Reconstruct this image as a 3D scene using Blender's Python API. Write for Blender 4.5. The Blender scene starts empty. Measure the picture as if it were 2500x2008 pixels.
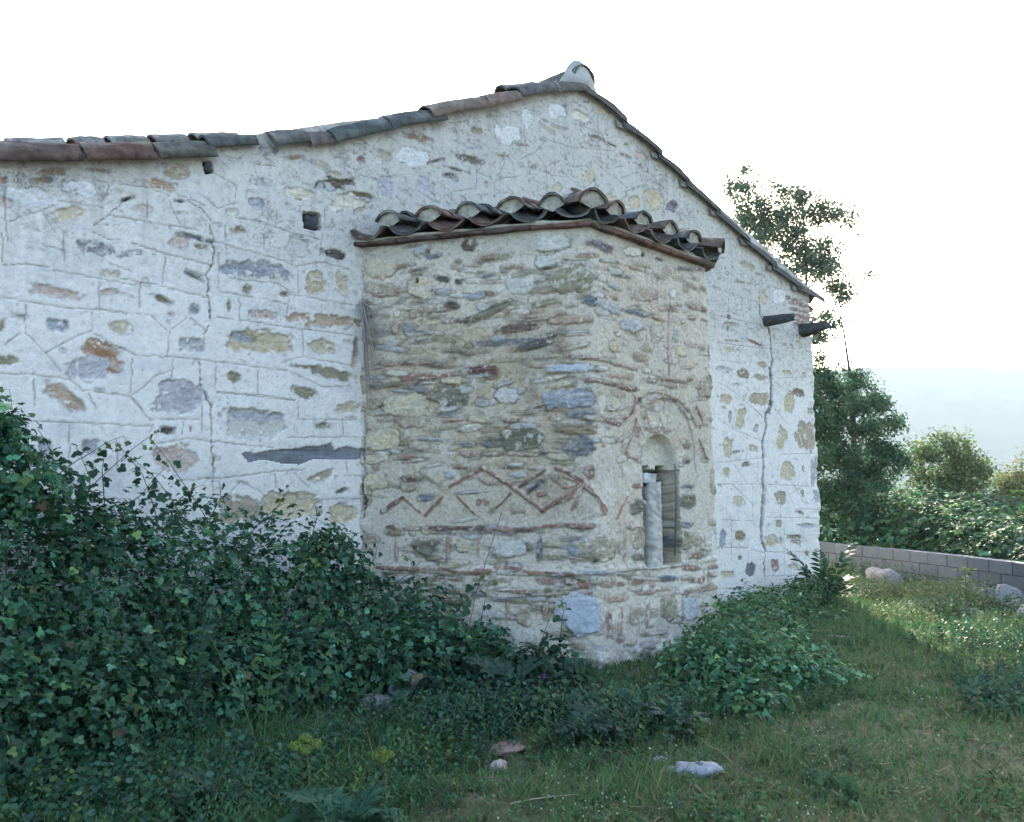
import bpy, math, random
import numpy as np
rnd = random.Random(7)
RS = np.random.RandomState(11)
rad = math.radians

# ------------------------------------------------------------------ camera
FPX, YAW, HY, ROLL = 2165., rad(46), 1190., 0.018        # photo is 2500 x 2008
PIT = math.atan((HY - 1004) / FPX)
CAM = np.array([-4.849, -7.112, 1.6])
FH = np.array([math.cos(YAW), math.sin(YAW), 0.]); RH = np.array([math.sin(YAW), -math.cos(YAW), 0.]); UP = np.array([0, 0, 1.])
CF = FH * math.cos(PIT) + UP * math.sin(PIT); _u = -FH * math.sin(PIT) + UP * math.cos(PIT)
CR = math.cos(ROLL) * RH - math.sin(ROLL) * _u; CU = math.cos(ROLL) * _u + math.sin(ROLL) * RH
sc = bpy.context.scene
col = sc.collection
cd = bpy.data.cameras.new('camera'); cam = bpy.data.objects.new('camera', cd); col.objects.link(cam)
from mathutils import Matrix
cam.matrix_world = Matrix([[CR[0], CU[0], -CF[0], CAM[0]], [CR[1], CU[1], -CF[1], CAM[1]], [CR[2], CU[2], -CF[2], CAM[2]], [0, 0, 0, 1]])
cd.sensor_width = 36; cd.lens = FPX / 2500 * 36; cd.clip_start = 0.05; cd.clip_end = 6000
sc.camera = cam

# ------------------------------------------------------------------ light
SUN_AZ, SUN_EL = rad(36), rad(24)                        # azimuth counted from +X
w = bpy.data.worlds.new('World'); sc.world = w; w.use_nodes = True
nt = w.node_tree; nt.nodes.clear()
sky = nt.nodes.new('ShaderNodeTexSky'); sky.sky_type = 'NISHITA'; sky.sun_disc = False
sky.sun_elevation = SUN_EL; sky.sun_rotation = math.pi / 2 - SUN_AZ; sky.dust_density = 3.0; sky.air_density = 1.0; sky.ozone_density = .6
bg = nt.nodes.new('ShaderNodeBackground'); bg.inputs[1].default_value = 0.15
wo = nt.nodes.new('ShaderNodeOutputWorld'); nt.links.new(sky.outputs[0], bg.inputs[0]); nt.links.new(bg.outputs[0], wo.inputs[0])
sd = np.array([math.cos(SUN_EL) * math.cos(SUN_AZ), math.cos(SUN_EL) * math.sin(SUN_AZ), math.sin(SUN_EL)])
sl = bpy.data.lights.new('sun', 'SUN'); sl.energy = 4.0; sl.angle = rad(0.5); sl.color = (1, .9, .74)
so = bpy.data.objects.new('sun', sl); col.objects.link(so)
from mathutils import Vector
so.rotation_euler = Vector(tuple(sd)).to_track_quat('Z', 'Y').to_euler()
vs = sc.view_settings; vs.view_transform = 'Standard'; vs.look = 'None'; vs.gamma = 1; vs.use_curve_mapping = False; vs.exposure = 2.35

# ------------------------------------------------------------------ helpers
def ray(x, y): return CF + (x - 1250) / FPX * CR - (y - 1004) / FPX * CU
def hit(x, y, p0, n):
    d = ray(x, y); t = ((np.array(p0) - CAM) @ n) / (d @ n); return CAM + t * d
def W(X, Z, z=0.): p = CAM + X * RH + Z * FH; return np.array([p[0], p[1], z])     # right of / ahead of the camera, in metres
def PX(px, Z, z=0.): return W((px - 1250) / FPX * Z, Z, z)
def sm(x, a, b):
    t = np.clip((x - a) / (b - a), 0, 1); return t * t * (3 - 2 * t)
def hsh(i, j, s):
    n = (i.astype(np.int64) * 374761393 + j.astype(np.int64) * 668265263 + s * 1274126177) & 0x7fffffff
    n = ((n ^ (n >> 13)) * 1274126177) & 0x7fffffff
    return ((n ^ (n >> 16)) & 0xffff) / 65535.
def vn(x, y, s=0):
    xi = np.floor(x); yi = np.floor(y); fx = x - xi; fy = y - yi
    fx = fx * fx * (3 - 2 * fx); fy = fy * fy * (3 - 2 * fy); xi = xi.astype(np.int64); yi = yi.astype(np.int64)
    a = hsh(xi, yi, s); b = hsh(xi + 1, yi, s); c = hsh(xi, yi + 1, s); d = hsh(xi + 1, yi + 1, s)
    return (a + (b - a) * fx) * (1 - fy) + (c + (d - c) * fx) * fy
def fbm(x, y, o=4, s=0, g=.5):
    t = 0; a = 1; m = 0
    for k in range(o): t = t + a * vn(x * 2 ** k + 17.3 * k, y * 2 ** k - 9.1 * k, s + k); m += a; a *= g
    return t / m * 2 - 1                                                  # about -1..1

def link(o, parent=None):
    col.objects.link(o)
    if parent: o.parent = parent
    return o
def tag(o, label=None, cat=None, group=None, kind=None):
    if label: o['label'] = label
    if cat: o['category'] = cat
    if group: o['group'] = group
    if kind: o['kind'] = kind
    return o
def empty(name, loc=(0, 0, 0)):
    o = bpy.data.objects.new(name, None); o.location = loc; o.empty_display_size = .1; return link(o)
def mesh(name, V, F, mat, C=None, parent=None, smooth=True, loc=None):
    """V (n,3); F list of faces or an (m,k) int array; C (n,3) colours"""
    V = np.asarray(V, dtype=np.float64)
    if loc is not None: V = V - np.asarray(loc)
    me = bpy.data.meshes.new(name); me.vertices.add(len(V)); me.vertices.foreach_set('co', V.astype(np.float32).ravel())
    if isinstance(F, np.ndarray): ls = np.full(len(F), F.shape[1]); li = F.ravel()
    else: ls = np.array([len(f) for f in F]); li = np.concatenate([np.asarray(f) for f in F])
    me.loops.add(len(li)); me.loops.foreach_set('vertex_index', li.astype(np.int32))
    me.polygons.add(len(ls)); me.polygons.foreach_set('loop_start', np.concatenate([[0], np.cumsum(ls)[:-1]]).astype(np.int32))
    me.polygons.foreach_set('loop_total', ls.astype(np.int32))
    me.polygons.foreach_set('use_smooth', np.full(len(ls), smooth))
    if C is not None:
        a = me.color_attributes.new('Col', 'FLOAT_COLOR', 'POINT'); C4 = np.ones((len(V), 4), dtype=np.float32); C4[:, :3] = C; a.data.foreach_set('color', C4.ravel())
    me.update(calc_edges=True); me.materials.append(mat)
    o = bpy.data.objects.new(name, me)
    if loc is not None: o.location = tuple(loc)
    return link(o, parent)

def material(name, base=None, rough=.9, var=.25, scale=30., bump=.3, bscale=120., bdist=.004, transl=0., spec=.3, fine=0.):
    m = bpy.data.materials.new(name); m.use_nodes = True; t = m.node_tree; N = t.nodes; L = t.links
    b = N['Principled BSDF']; b.inputs['Roughness'].default_value = rough; b.inputs['Specular IOR Level'].default_value = spec
    if base is None:
        a = N.new('ShaderNodeAttribute'); a.attribute_name = 'Col'; c = a.outputs['Color']
    else:
        r = N.new('ShaderNodeRGB'); r.outputs[0].default_value = (*base, 1); c = r.outputs[0]
    tc = N.new('ShaderNodeTexCoord')
    if var:
        n = N.new('ShaderNodeTexNoise'); n.inputs['Scale'].default_value = scale; n.inputs['Detail'].default_value = 6; n.inputs['Roughness'].default_value = .65
        L.new(tc.outputs['Object'], n.inputs['Vector'])
        mr = N.new('ShaderNodeMapRange'); mr.inputs[1].default_value = .3; mr.inputs[2].default_value = .7; mr.inputs[3].default_value = 1 - var; mr.inputs[4].default_value = 1 + var
        L.new(n.outputs[0], mr.inputs[0])
        mx = N.new('ShaderNodeMix'); mx.data_type = 'RGBA'; mx.blend_type = 'MULTIPLY'; mx.inputs[0].default_value = 1
        L.new(c, mx.inputs[6]); L.new(mr.outputs[0], mx.inputs[7]); c = mx.outputs[2]
    if fine:
        n = N.new('ShaderNodeTexNoise'); n.inputs['Scale'].default_value = 230; n.inputs['Detail'].default_value = 3; L.new(tc.outputs['Object'], n.inputs['Vector'])
        mr = N.new('ShaderNodeMapRange'); mr.inputs[1].default_value = .35; mr.inputs[2].default_value = .65; mr.inputs[3].default_value = 1 - fine; mr.inputs[4].default_value = 1 + fine * .5
        L.new(n.outputs[0], mr.inputs[0])
        mx = N.new('ShaderNodeMix'); mx.data_type = 'RGBA'; mx.blend_type = 'MULTIPLY'; mx.inputs[0].default_value = 1
        L.new(c, mx.inputs[6]); L.new(mr.outputs[0], mx.inputs[7]); c = mx.outputs[2]
    L.new(c, b.inputs['Base Color'])
    if bump:
        n = N.new('ShaderNodeTexNoise'); n.inputs['Scale'].default_value = bscale; n.inputs['Detail'].default_value = 5; L.new(tc.outputs['Object'], n.inputs['Vector'])
        bp = N.new('ShaderNodeBump'); bp.inputs['Strength'].default_value = bump; bp.inputs['Distance'].default_value = bdist
        L.new(n.outputs[0], bp.inputs['Height']); L.new(bp.outputs[0], b.inputs['Normal'])
    if transl:
        tr = N.new('ShaderNodeBsdfTranslucent'); L.new(c, tr.inputs[0]); ms = N.new('ShaderNodeMixShader'); ms.inputs[0].default_value = transl
        L.new(b.outputs[0], ms.inputs[1]); L.new(tr.outputs[0], ms.inputs[2]); L.new(ms.outputs[0], N['Material Output'].inputs[0])
    return m
M = dict(
    plaster=material('plaster', None, .95, .10, 18, .8, 120, .006, fine=.20),
    masonry=material('masonry', None, .95, .18, 26, .9, 110, .008, fine=.30),
    tile=material('roof_tile', None, .92, .5, 13, .9, 70, .008, fine=.4),
    wood=material('weathered_wood', None, .9, .25, 20, .5, 90, .004),
    leaf=material('leaf', None, .62, .12, 60, 0, transl=.36, spec=.22),
    stem=material('stem', None, .8, .2, 40, 0),
    bark=material('bark', (.10, .08, .06), .95, .3, 25, .6, 60, .01),
    soil=material('soil', None, .98, .3, 12, .8, 60, .01, fine=.3),
    rock=material('rock', None, .9, .25, 9, .7, 50, .01, fine=.2),
    block=material('concrete_block', None, .92, .15, 18, .6, 150, .003, fine=.15),
    metal=material('old_metal', (.13, .135, .14), .7, .3, 30, .2, 80, .002),
    hill=material('hill', None, 1, .2, .02, 0),
)

class MB:
    def __init__(s): s.V = []; s.F = []; s.C = []; s.n = 0
    def add(s, V, F, c):
        V = np.asarray(V, float); s.V.append(V); F = [tuple(int(i) + s.n for i in f) for f in F]; s.F += F
        c = np.asarray(c, float); s.C.append(np.tile(c, (len(V), 1)) if c.ndim == 1 else c); s.n += len(V)
    def build(s, name, mat, parent=None, smooth=True, loc=None): return mesh(name, np.concatenate(s.V), s.F, mat, np.concatenate(s.C), parent, smooth, loc)
def tube(mb, pts, r, c, k=6, cap=True):
    pts = [np.array(p, float) for p in pts]; r = list(r) if hasattr(r, '__len__') else [r] * len(pts)
    V = []; F = []; a = None
    for i, p in enumerate(pts):
        d = pts[min(i + 1, len(pts) - 1)] - pts[max(i - 1, 0)]; d = d / (np.linalg.norm(d) + 1e-9)
        if a is None: a = np.cross(d, (0, 0, 1)) if abs(d[2]) < .9 else np.cross(d, (1, 0, 0))
        a = a - d * (a @ d); a = a / np.linalg.norm(a); b = np.cross(d, a)
        for j in range(k): t = 2 * math.pi * j / k; V.append(p + r[i] * (math.cos(t) * a + math.sin(t) * b))
    for i in range(len(pts) - 1):
        for j in range(k): F.append((i * k + j, i * k + (j + 1) % k, (i + 1) * k + (j + 1) % k, (i + 1) * k + j))
    if cap: F.append(tuple(range(k))[::-1]); F.append(tuple(range((len(pts) - 1) * k, len(pts) * k)))
    mb.add(V, F, c)

# ------------------------------------------------------------------ the walls: geometry and catalogue of stones
S3 = math.sqrt(3) / 2
LA, LB, LC = 2.26, 1.90, 2.20
PA = np.array([LA / 2, -LA * S3, 0]); PB = PA + np.array([LB, 0, 0]); PC = np.array([PB[0] + LC / 2 * .98, 0, 0])
FACES = dict(g=((0, 0, 0), np.array([0, 1., 0])), l=((0, 0, 0), np.array([-S3, -.5, 0])), m=(PA, np.array([0, 1., 0])))
CROP = dict(A=(0, 300, 2.3956), B=(800, 400, 3.08), C=(800, 900, 2.887), D=(1350, 450, 3.08), E=(1400, 900, 2.474), G=(400, 120, 3.08), H=(1000, 120, 3.08),
            I=(0, 600, 3.08), J=(400, 700, 2.887), K=(800, 1300, 3.08), S=(0, 0, 1))
def sz(face, crop, x, y):
    ox, oy, s = CROP[crop]; p0, n = FACES[face]; h = hit(ox + x / s, oy + y / s, p0, n)
    if face == 'g': return np.array([h[0], h[2]])
    if face == 'l': return np.array([math.hypot(h[0], h[1]) * (1 if h[0] > 0 else -1), h[2]])
    return np.array([LA + h[0] - PA[0], h[2]])
# albedo, second albedo, strata
PAL = dict(white=((.66, .65, .64), (.58, .57, .57)), cream=((.66, .62, .53), (.58, .53, .42)), ochrelt=((.56, .47, .31), (.50, .45, .36)), ochre=((.48, .395, .245), (.56, .49, .37)),
    tan=((.43, .365, .27), (.32, .27, .20)), brown=((.22, .16, .10), (.32, .26, .18)), dkbrown=((.10, .075, .06), (.20, .15, .11)), olive=((.24, .22, .14), (.34, .31, .22)),
    dkolive=((.14, .13, .09), (.24, .22, .16)), grey=((.36, .37, .37), (.46, .46, .45)), greylt=((.50, .49, .45), (.56, .54, .49)), blue=((.25, .265, .29), (.40, .41, .42)),
    slate=((.12, .13, .15), (.24, .25, .27)), dark=((.06, .055, .06), (.16, .14, .12)), lilac=((.37, .36, .385), (.50, .48, .49)), pink=((.48, .37, .32), (.56, .48, .43)),
    pinkbr=((.40, .28, .20), (.50, .40, .31)), rust=((.31, .17, .09), (.50, .41, .34)), red=((.24, .125, .09), (.38, .27, .22)), redtan=((.32, .21, .16), (.46, .38, .31)),
    maroon=((.11, .055, .05), (.22, .14, .12)), bluewhite=((.50, .52, .54), (.38, .40, .42)), purple=((.13, .10, .12), (.26, .22, .23)), hole=((.02, .02, .02), (.03, .03, .03)),
    stain=((.13, .14, .16), (.2, .2, .2)), ochstain=((.48, .38, .22), (.5, .42, .28)), gouge=((.16, .13, .09), (.22, .18, .13)))
GS = '''A white 180 435 135 50 5;white 470 385 100 42 8;ochrelt 400 535 90 38 -15;brown 290 290 80 20 -3;brown 240 335 55 18 0;brown 580 280 50 7 3;tan 1045 285 65 35 5;rust 950 362 95 26 14;hole 745 447 35 11 -20;red 15 335 25 22 0;stain 545 725 120 38 12;stain 760 765 75 20 -8;pink 1050 690 45 35 0;slate 1150 675 90 12 15;brown 1170 725 35 15 10;brown 1395 625 35 18 0;greylt 1735 735 75 65 15;dark 1965 770 65 25 12;dkbrown 1950 360 95 32 3;ochre 1960 300 30 14 10;brown 1725 205 45 13 -5;red 2110 215 22 16 0;brown 2130 420 50 11 10;stain 1580 160 60 40 0;blue 1500 465 35 22 0;brown 1750 440 20 15 0;blue 1500 855 165 43 3;ochrelt 640 880 40 18 3;pink 330 995 130 30 10;pink 630 990 40 15 -10;dkolive 950 1030 50 18 25;blue 1140 1090 33 28 15;grey 1130 885 60 20 20;ochre 1840 930 56 58 0;ochrelt 2000 935 30 65 0;brown 1665 1003 22 14 5;brown 1440 975 22 25 25;olive 1340 1075 12 38 0;pink 1545 1125 80 28 3;pinkbr 1885 1155 190 36 5;blue 340 1185 60 36 5;ochrelt 720 1200 68 38 5;ochre 1530 1285 200 62 3;blue 1420 1255 70 30 5;ochrelt 1895 1310 70 38 5;grey 1120 1300 57 45 0;olive 55 1385 60 30 -3;rust 600 1370 130 75 25;lilac 545 1430 115 75 5;pinkbr 370 1600 130 46 33;lilac 1050 1590 142 96 0;olive 1370 1490 40 32 0;olive 1950 1470 110 28 14;olive 1780 1430 60 9 5;olive 1785 1580 80 28 15;dark 1060 460 30 8 5;gouge 1140 900 40 8 25
J greylt 640 975 198 100 5;lilac 640 910 190 40 5;pink 95 1215 130 92 3;dark 25 1015 50 26 5;brown 195 1005 14 22 0;olive 1120 980 50 20 -5;ochrelt 1300 850 80 34 -10;tan 1110 1335 90 32 -20;dark 1250 1440 38 14 -15;ochrelt 975 1500 110 48 5;ochre 1260 1600 88 72 -5;tan 510 1580 58 58 0;ochrelt 1340 520 18 60 0;brown 1350 420 12 50 0
I lilac 335 1530 50 72 5;lilac 290 1620 130 58 10;lilac 680 1530 58 68 0;dark 300 1455 35 7 10;brown 15 600 20 45 10
S tan 790 1350 70 22 5;ochre 700 1235 60 30 0;tan 580 1240 50 35 0
G white 1860 810 108 68 20;brown 1910 665 108 20 10;lilac 1665 1035 58 72 0;lilac 1960 1020 60 58 5;pinkbr 1480 1190 48 32 -20;gouge 1470 1095 85 15 12;cream 1020 1090 108 42 10;cream 1380 1150 125 68 5;dark 1245 960 25 12 20;lilac 690 1145 38 24 5;grey 1230 1030 60 40 10;dkbrown 1340 1000 70 22 0
H white 890 520 42 58 0;white 1100 470 58 52 20;cream 1290 510 70 30 30;ochrelt 1435 475 34 16 10;white 745 640 92 70 10;lilac 485 720 68 34 5;dkolive 470 830 95 26 18;olive 510 615 48 18 10;brown 690 800 38 9 5;dark 300 950 38 14 5;rust 580 1010 13 22 20;brown 935 885 22 14 20;brown 840 720 42 9 8;brown 1400 665 42 11 15;ochrelt 1350 955 42 48 0;ochrelt 1110 1040 30 33 0;dark 1250 1065 35 15 20;ochrelt 1520 1160 58 58 20;ochre 1840 1120 68 82 -5;purple 1965 1185 38 42 20;ochre 1690 1150 42 52 0;ochre 2030 1385 48 23 -5;brown 1625 715 18 10 0;brown 1620 800 36 9 20;pink 1730 800 48 26 20;stain 1330 400 34 12 10;gouge 200 840 45 8 -15;gouge 360 905 70 8 15;gouge 1520 720 35 7 30
D greylt 1395 900 33 48 15;ochre 1580 865 25 38 15;white 1700 840 48 48 30;tan 1480 620 58 20 30;red 1765 855 14 14 0;brown 1430 740 48 7 8;tan 1350 1055 55 13 8;hole 1325 1000 13 15 0;brown 1365 1180 48 7 5;red 1520 1195 58 11 25;ochre 1340 1248 63 16 5;tan 1580 1360 36 20 20;grey 1285 1388 48 18 5;brown 1440 1425 48 30 0;tan 1560 1450 48 20 15;ochre 1755 1415 28 15 10;ochre 1885 1440 13 18 0;brown 1845 1570 43 24 20;ochre 1300 1615 36 28 0;ochre 1555 1615 70 40 0;ochre 1780 1640 30 68 5;grey 1390 1505 30 10 0
E ochre 920 185 28 26 0;tan 1125 185 58 33 0;brown 1355 145 33 19 15;ochre 1300 220 25 48 5;tan 1432 255 23 20 0;ochre 1008 305 30 58 5;grey 945 290 8 33 0;grey 1100 365 12 26 15;ochre 935 475 26 58 5;tan 985 505 28 9 -10;ochre 1085 483 22 20 0;ochre 1255 430 26 82 10;tan 1405 405 58 78 0;ochre 1290 625 40 56 8;brown 1040 580 20 14 -20;ochre 925 625 20 24 0;tan 1385 605 8 20 0;grey 1450 620 23 72 0;ochrelt 1000 805 32 28 20;tan 1250 780 28 40 -10;olive 1385 765 11 26 -10;grey 1465 780 26 38 0;brown 1365 870 20 9 20;tan 1240 940 17 22 0;grey 1415 950 58 13 0;blue 900 1030 19 48 5;brown 1005 1010 28 34 20;ochre 1200 1040 46 32 -10;brown 1340 1018 36 13 0;tan 1345 1050 34 13 0;brown 1005 1145 12 15 0;slate 1070 1220 27 43 10;rust 1212 1190 22 34 0;ochrelt 930 1245 38 20 0;ochrelt 1325 1200 33 15 -10;brown 1410 1120 13 15 0;pinkbr 1350 1360 50 10 0;slate 1390 1430 60 40 0;ochre 1090 1460 30 30 0'''
GL = '''A 355,460 600,495;640,370 590,465;50,580 330,480;250,525 320,640;30,400 30,560 45,700;700,355 880,385 990,430;1250,290 1380,360;1390,370 1370,470;1190,430 1270,500 1380,470;1490,240 1620,255;1490,240 1500,300;640,540 760,560 900,590 1060,610 1240,650;860,450 862,560;990,460 1050,590;1550,600 1545,740;1620,510 1615,600;1380,555 1500,575 1700,640 1870,685;1320,600 1320,750;540,640 640,680 720,685;760,700 900,745 1230,835;1260,700 1500,765 1640,800 1740,840;1740,840 1800,825 1890,815 2040,860;1900,480 1900,620;1885,650 1870,780;1740,850 1748,990;250,710 370,745;370,640 375,810;15,830 150,830 290,845;310,860 560,910 790,950;690,905 880,940 1210,1025;640,820 770,870;970,780 950,945;1280,760 1275,970;1290,830 1340,910;1350,915 1530,930 1620,940 1720,1000;1280,985 1400,1010 1480,1025;1540,1030 1670,1060;0,1015 130,1040 370,1080 580,1095 890,1130;580,930 580,1090;820,935 815,1080;890,1130 970,1210;150,1060 145,1210;145,1220 270,1350 355,1455;30,1300 120,1230;540,1110 540,1215;270,1345 400,1270 540,1215;550,1230 650,1290 790,1360;790,1360 1000,1370 1250,1395 1500,1430 1680,1450;990,1225 980,1360;1000,1210 1090,1140;1110,1140 1210,1220;1270,1140 1450,1160 1700,1200 2060,1245;1400,1030 1405,1160;1690,1020 1680,1120;1690,1000 1900,1040 2070,1070;1770,1210 1775,1370;1640,1405 1760,1370;1780,1370 2060,1420;1690,1455 1880,1545 2060,1545;0,1465 200,1475 410,1500;410,1500 490,1570;490,1570 620,1580 760,1600;775,1385 765,1590;1010,1390 1005,1490;770,1600 900,1490 1000,1450;775,1610 830,1677;1265,1400 1260,1560;1510,1450 1505,1580;1270,1578 1500,1590 1720,1625;200,1500 200,1650;520,1580 560,1677;15,640 15,820;1040,420 1200,480;460,310 620,345
I 1130,1310 1500,1305;540,1335 1120,1360;60,1320 540,1325;990,1150 1130,1310;520,1340 520,1680;1150,1340 1130,1400;1380,1330 1375,1420;1520,1200 1520,1420;1160,1500 1400,1450 1600,1475 2050,1520;1200,1580 1300,1680;880,1480 880,1700
J 870,1065 1370,1060;370,745 920,805;930,935 1360,940;100,1370 560,1335 780,1300 1000,1290;540,1370 400,1540;550,1370 740,1490;1270,1335 1400,1330;1080,1500 1400,1495;780,1320 790,1420;910,1310 1010,1400;1260,930 1265,1050;945,810 945,930;1280,1230 1290,1320;1115,1500 1115,1600;345,1330 345,1480;100,1500 400,1490
H 1000,535 1190,605;1230,560 1490,650;1030,680 1205,740;1030,680 940,785;940,785 830,830;950,790 1030,890;1030,885 1120,845;1205,640 1210,740;1210,750 1240,860;1130,730 1130,810;1280,740 1540,770;1385,835 1465,915;500,920 510,1050;505,920 630,980;635,985 820,955;335,1070 500,1050;220,1000 310,1075;320,1080 320,1160;640,1000 640,1110;650,1085 760,1080;835,1035 890,1085;70,1070 230,1160;400,1140 430,1230;1520,900 1600,875;1510,935 1640,1050;1590,970 1700,930;1600,1080 1780,1020;1030,900 1030,1090;1250,880 1330,880;1060,950 1200,965;1200,980 1310,1020;1700,730 1800,810;1690,850 1760,890;1820,940 1870,1020 1950,1060;1750,1120 1800,1270;1940,1200 1935,1300;2060,1170 2150,1270;730,800 780,870;760,780 820,860;880,930 960,950;1125,360 1190,480;1260,410 1330,450 1400,580;680,400 750,450;600,500 740,510;300,560 420,540;1500,690 1560,740
D 1280,800 1540,890;1320,850 1320,980;1200,980 1560,1060;1230,1190 1600,1240;1260,1325 1450,1350;1270,1060 1275,1180;1490,850 1490,950;1460,1090 1460,1190;1400,1250 1400,1330;1530,1000 1540,1190;960,150 1100,330;1240,330 1250,480;1270,320 1460,520;1370,480 1400,600;1500,500 1560,600;1350,610 1340,740;1550,600 1700,760;1600,750 1720,800;1700,1280 1750,1400;1650,1340 1700,1290;1840,1260 1830,1370;1700,1460 1900,1450;1050,120 1300,330;980,330 1080,420
E 870,80 970,140 1150,300;870,305 970,370 1140,440;1000,230 1060,130;1050,60 1045,180;970,0 930,110;980,240 960,370;1090,250 1160,300;1210,240 1290,330;1045,390 1045,540;870,570 1140,540;970,580 1050,700;870,700 1140,700;1170,700 1480,715;1110,560 1110,690;1250,520 1470,515;1240,560 1230,700;1340,460 1340,510;1250,720 1250,900;1080,700 1085,900;960,700 1090,830;1170,900 1480,905;1060,920 1090,920 1100,975;890,915 1060,920;925,780 925,910;955,920 955,1160;890,1080 1060,1085 1150,1115;1270,920 1270,1300;1170,1110 1480,1110;1170,1255 1490,1245;1330,700 1400,830;1380,720 1300,760;1270,700 1340,850 1470,850;1360,1110 1380,1300;1060,1100 1040,1300;1350,0 1380,80;1210,80 1300,140;900,1330 1480,1320'''
GC = '''A 1 1225,590 1245,660 1250,760 1240,820 1215,900 1225,960 1215,1060 1225,1140 1235,1190 1205,1230 1190,1300
A .8 1150,1340 1160,1430 1165,1500 1180,1540 1205,1590 1235,1660
J .8 335,830 325,920 335,1050 345,1200 345,1320
A .6 1240,580 1200,540 1150,480 1100,460
A .6 560,600 620,560 700,490 720,450
H .6 1700,860 1790,930 1800,830 1750,760
D 2.2 1615,1060 1635,1150 1640,1260 1650,1330 1635,1400 1645,1470 1640,1580 1650,1640 1630,1725
E 3.2 1185,0 1200,100 1195,200 1160,290 1165,350 1145,450 1150,560 1143,690 1150,730 1140,850 1136,960 1140,1040 1160,1100
E 1.3 1160,1100 1150,1180 1155,1280
D 1.2 1560,850 1555,980 1600,1060'''
LSN = '''B ochrelt 400 790 110 70 10;tan 410 950 110 50 5;ochrelt 700 940 90 75 10;dark 865 865 60 22 10;dark 985 885 28 18 0;hole 675 885 10 18 0;grey 705 650 60 30 -20;gouge 640 620 40 6 -8;gouge 755 660 10 28 20;slate 800 695 50 18 -10;dkbrown 1065 610 52 42 0;redtan 980 730 18 13 0;pinkbr 1090 765 48 13 0;redtan 1410 770 53 20 0;slate 1205 845 48 13 -10;blue 1120 1000 78 28 -10;greylt 1440 920 112 60 -5;greylt 1640 740 78 52 0;brown 1640 785 50 7 -15;olive 1830 880 160 92 -8;tan 830 1080 138 34 -5;dark 930 1060 50 26 8;dkolive 1230 1110 188 30 -24;olive 1650 1045 108 26 -12;rust 905 1190 63 16 -3;dkbrown 1415 1240 158 32 -6;brown 1510 1155 43 9 0;pinkbr 1820 1175 172 31 -3;stain 1350 1345 260 28 -4;dark 1560 1360 128 30 -12;dark 1690 1290 33 15 0;olive 950 1400 88 20 0;redtan 465 1505 63 17 0;redtan 680 1500 78 17 -2;red 700 1605 138 26 -3;red 910 1590 73 20 -12;maroon 1150 1550 128 32 0;bluewhite 1810 1540 200 30 -2;blue 360 1610 78 16 -5;red 1680 1458 90 6 -5;red 1930 1455 35 16 0;ochre 1630 650 90 12 3;greylt 1700 600 130 50 -5
C dkolive 870 205 122 66 3;greylt 1265 190 78 52 0;blue 1250 110 58 15 -20;blue 1690 215 202 66 -1;olive 1750 425 143 36 5;stain 1820 545 55 78 0;dkolive 1360 500 158 76 -3;stain 1130 540 28 30 0;tan 310 255 68 30 0;ochrelt 540 260 148 78 0;tan 590 370 110 45 0;ochrelt 390 500 118 72 -8;blue 730 500 88 16 5;rust 880 362 78 15 -3;redtan 1300 370 48 13 0;redtan 1600 335 33 16 0;brown 1840 345 36 20 0;red 590 625 68 16 -2;redtan 1005 605 64 20 2;redtan 1170 605 58 14 -5;pinkbr 1370 605 108 13 2;pinkbr 1590 585 68 11 0;ochre 350 800 83 60 0;maroon 590 780 58 16 0;olive 725 780 78 13 32;bluewhite 860 745 33 30 0;tan 570 835 58 32 0;slate 690 910 58 25 -3;redtan 1110 800 38 12 28;bluewhite 1030 872 98 8 -5;dkolive 1300 695 83 13 2;redtan 1445 705 43 12 5;grey 1330 750 58 19 5;dark 1460 835 58 15 -38;redtan 1630 800 73 17 38;red 1520 885 40 22 -5;red 1070 945 20 28 5;red 1120 945 20 22 5;tan 1335 985 53 38 0;red 1855 730 27 38 0;maroon 455 1115 42 18 -5;pinkbr 600 1130 48 12 0;maroon 770 1128 80 18 2;maroon 970 1125 103 15 1;red 1230 1135 103 16 4;maroon 1395 1138 58 15 2;red 1560 1110 98 14 -3;red 1770 1112 110 19 2;rust 850 1265 11 75 2;pinkbr 1068 1260 10 68 2;slate 1495 1265 18 80 3;pinkbr 485 1260 10 68 2;dkolive 690 1255 85 52 0;ochrelt 960 1240 48 52 0;greylt 1280 1270 118 58 0;blue 1780 1260 78 58 0;tan 1940 1250 85 65 0;ochrelt 330 640 100 30 -5;tan 280 900 30 60 0
K red 780 350 68 18 -2;red 960 355 50 13 3;redtan 1160 355 48 10 0;redtan 1320 355 53 19 4;red 1640 365 72 24 4;red 1895 395 108 24 5;redtan 2110 400 32 18 3;red 920 445 118 15 0;redtan 650 420 118 9 3;redtan 1340 440 38 11 0;rust 1460 445 83 19 2;pinkbr 1680 465 128 11 -2;red 1880 475 60 10 -8;rust 915 515 83 18 3;rust 610 520 15 43 4;red 830 590 20 50 -20;rust 1355 590 14 88 2;rust 1640 590 20 72 0;grey 520 350 90 26 0;ochrelt 900 600 60 60 0;tan 1480 640 60 70 0;maroon 560 270 105 12 3'''
LSEG = '''C 860,830 1090,700;1090,695 1310,840;1310,850 1530,1010;1520,995 1800,815;1610,700 1700,730 1810,800;1350,835 1540,710;1195,980 1300,870;690,1030 820,895;540,910 660,1020;390,1010 540,900;920,900 1040,1030;1820,820 1720,1000;1840,830 1980,1030;920,700 990,700'''
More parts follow.
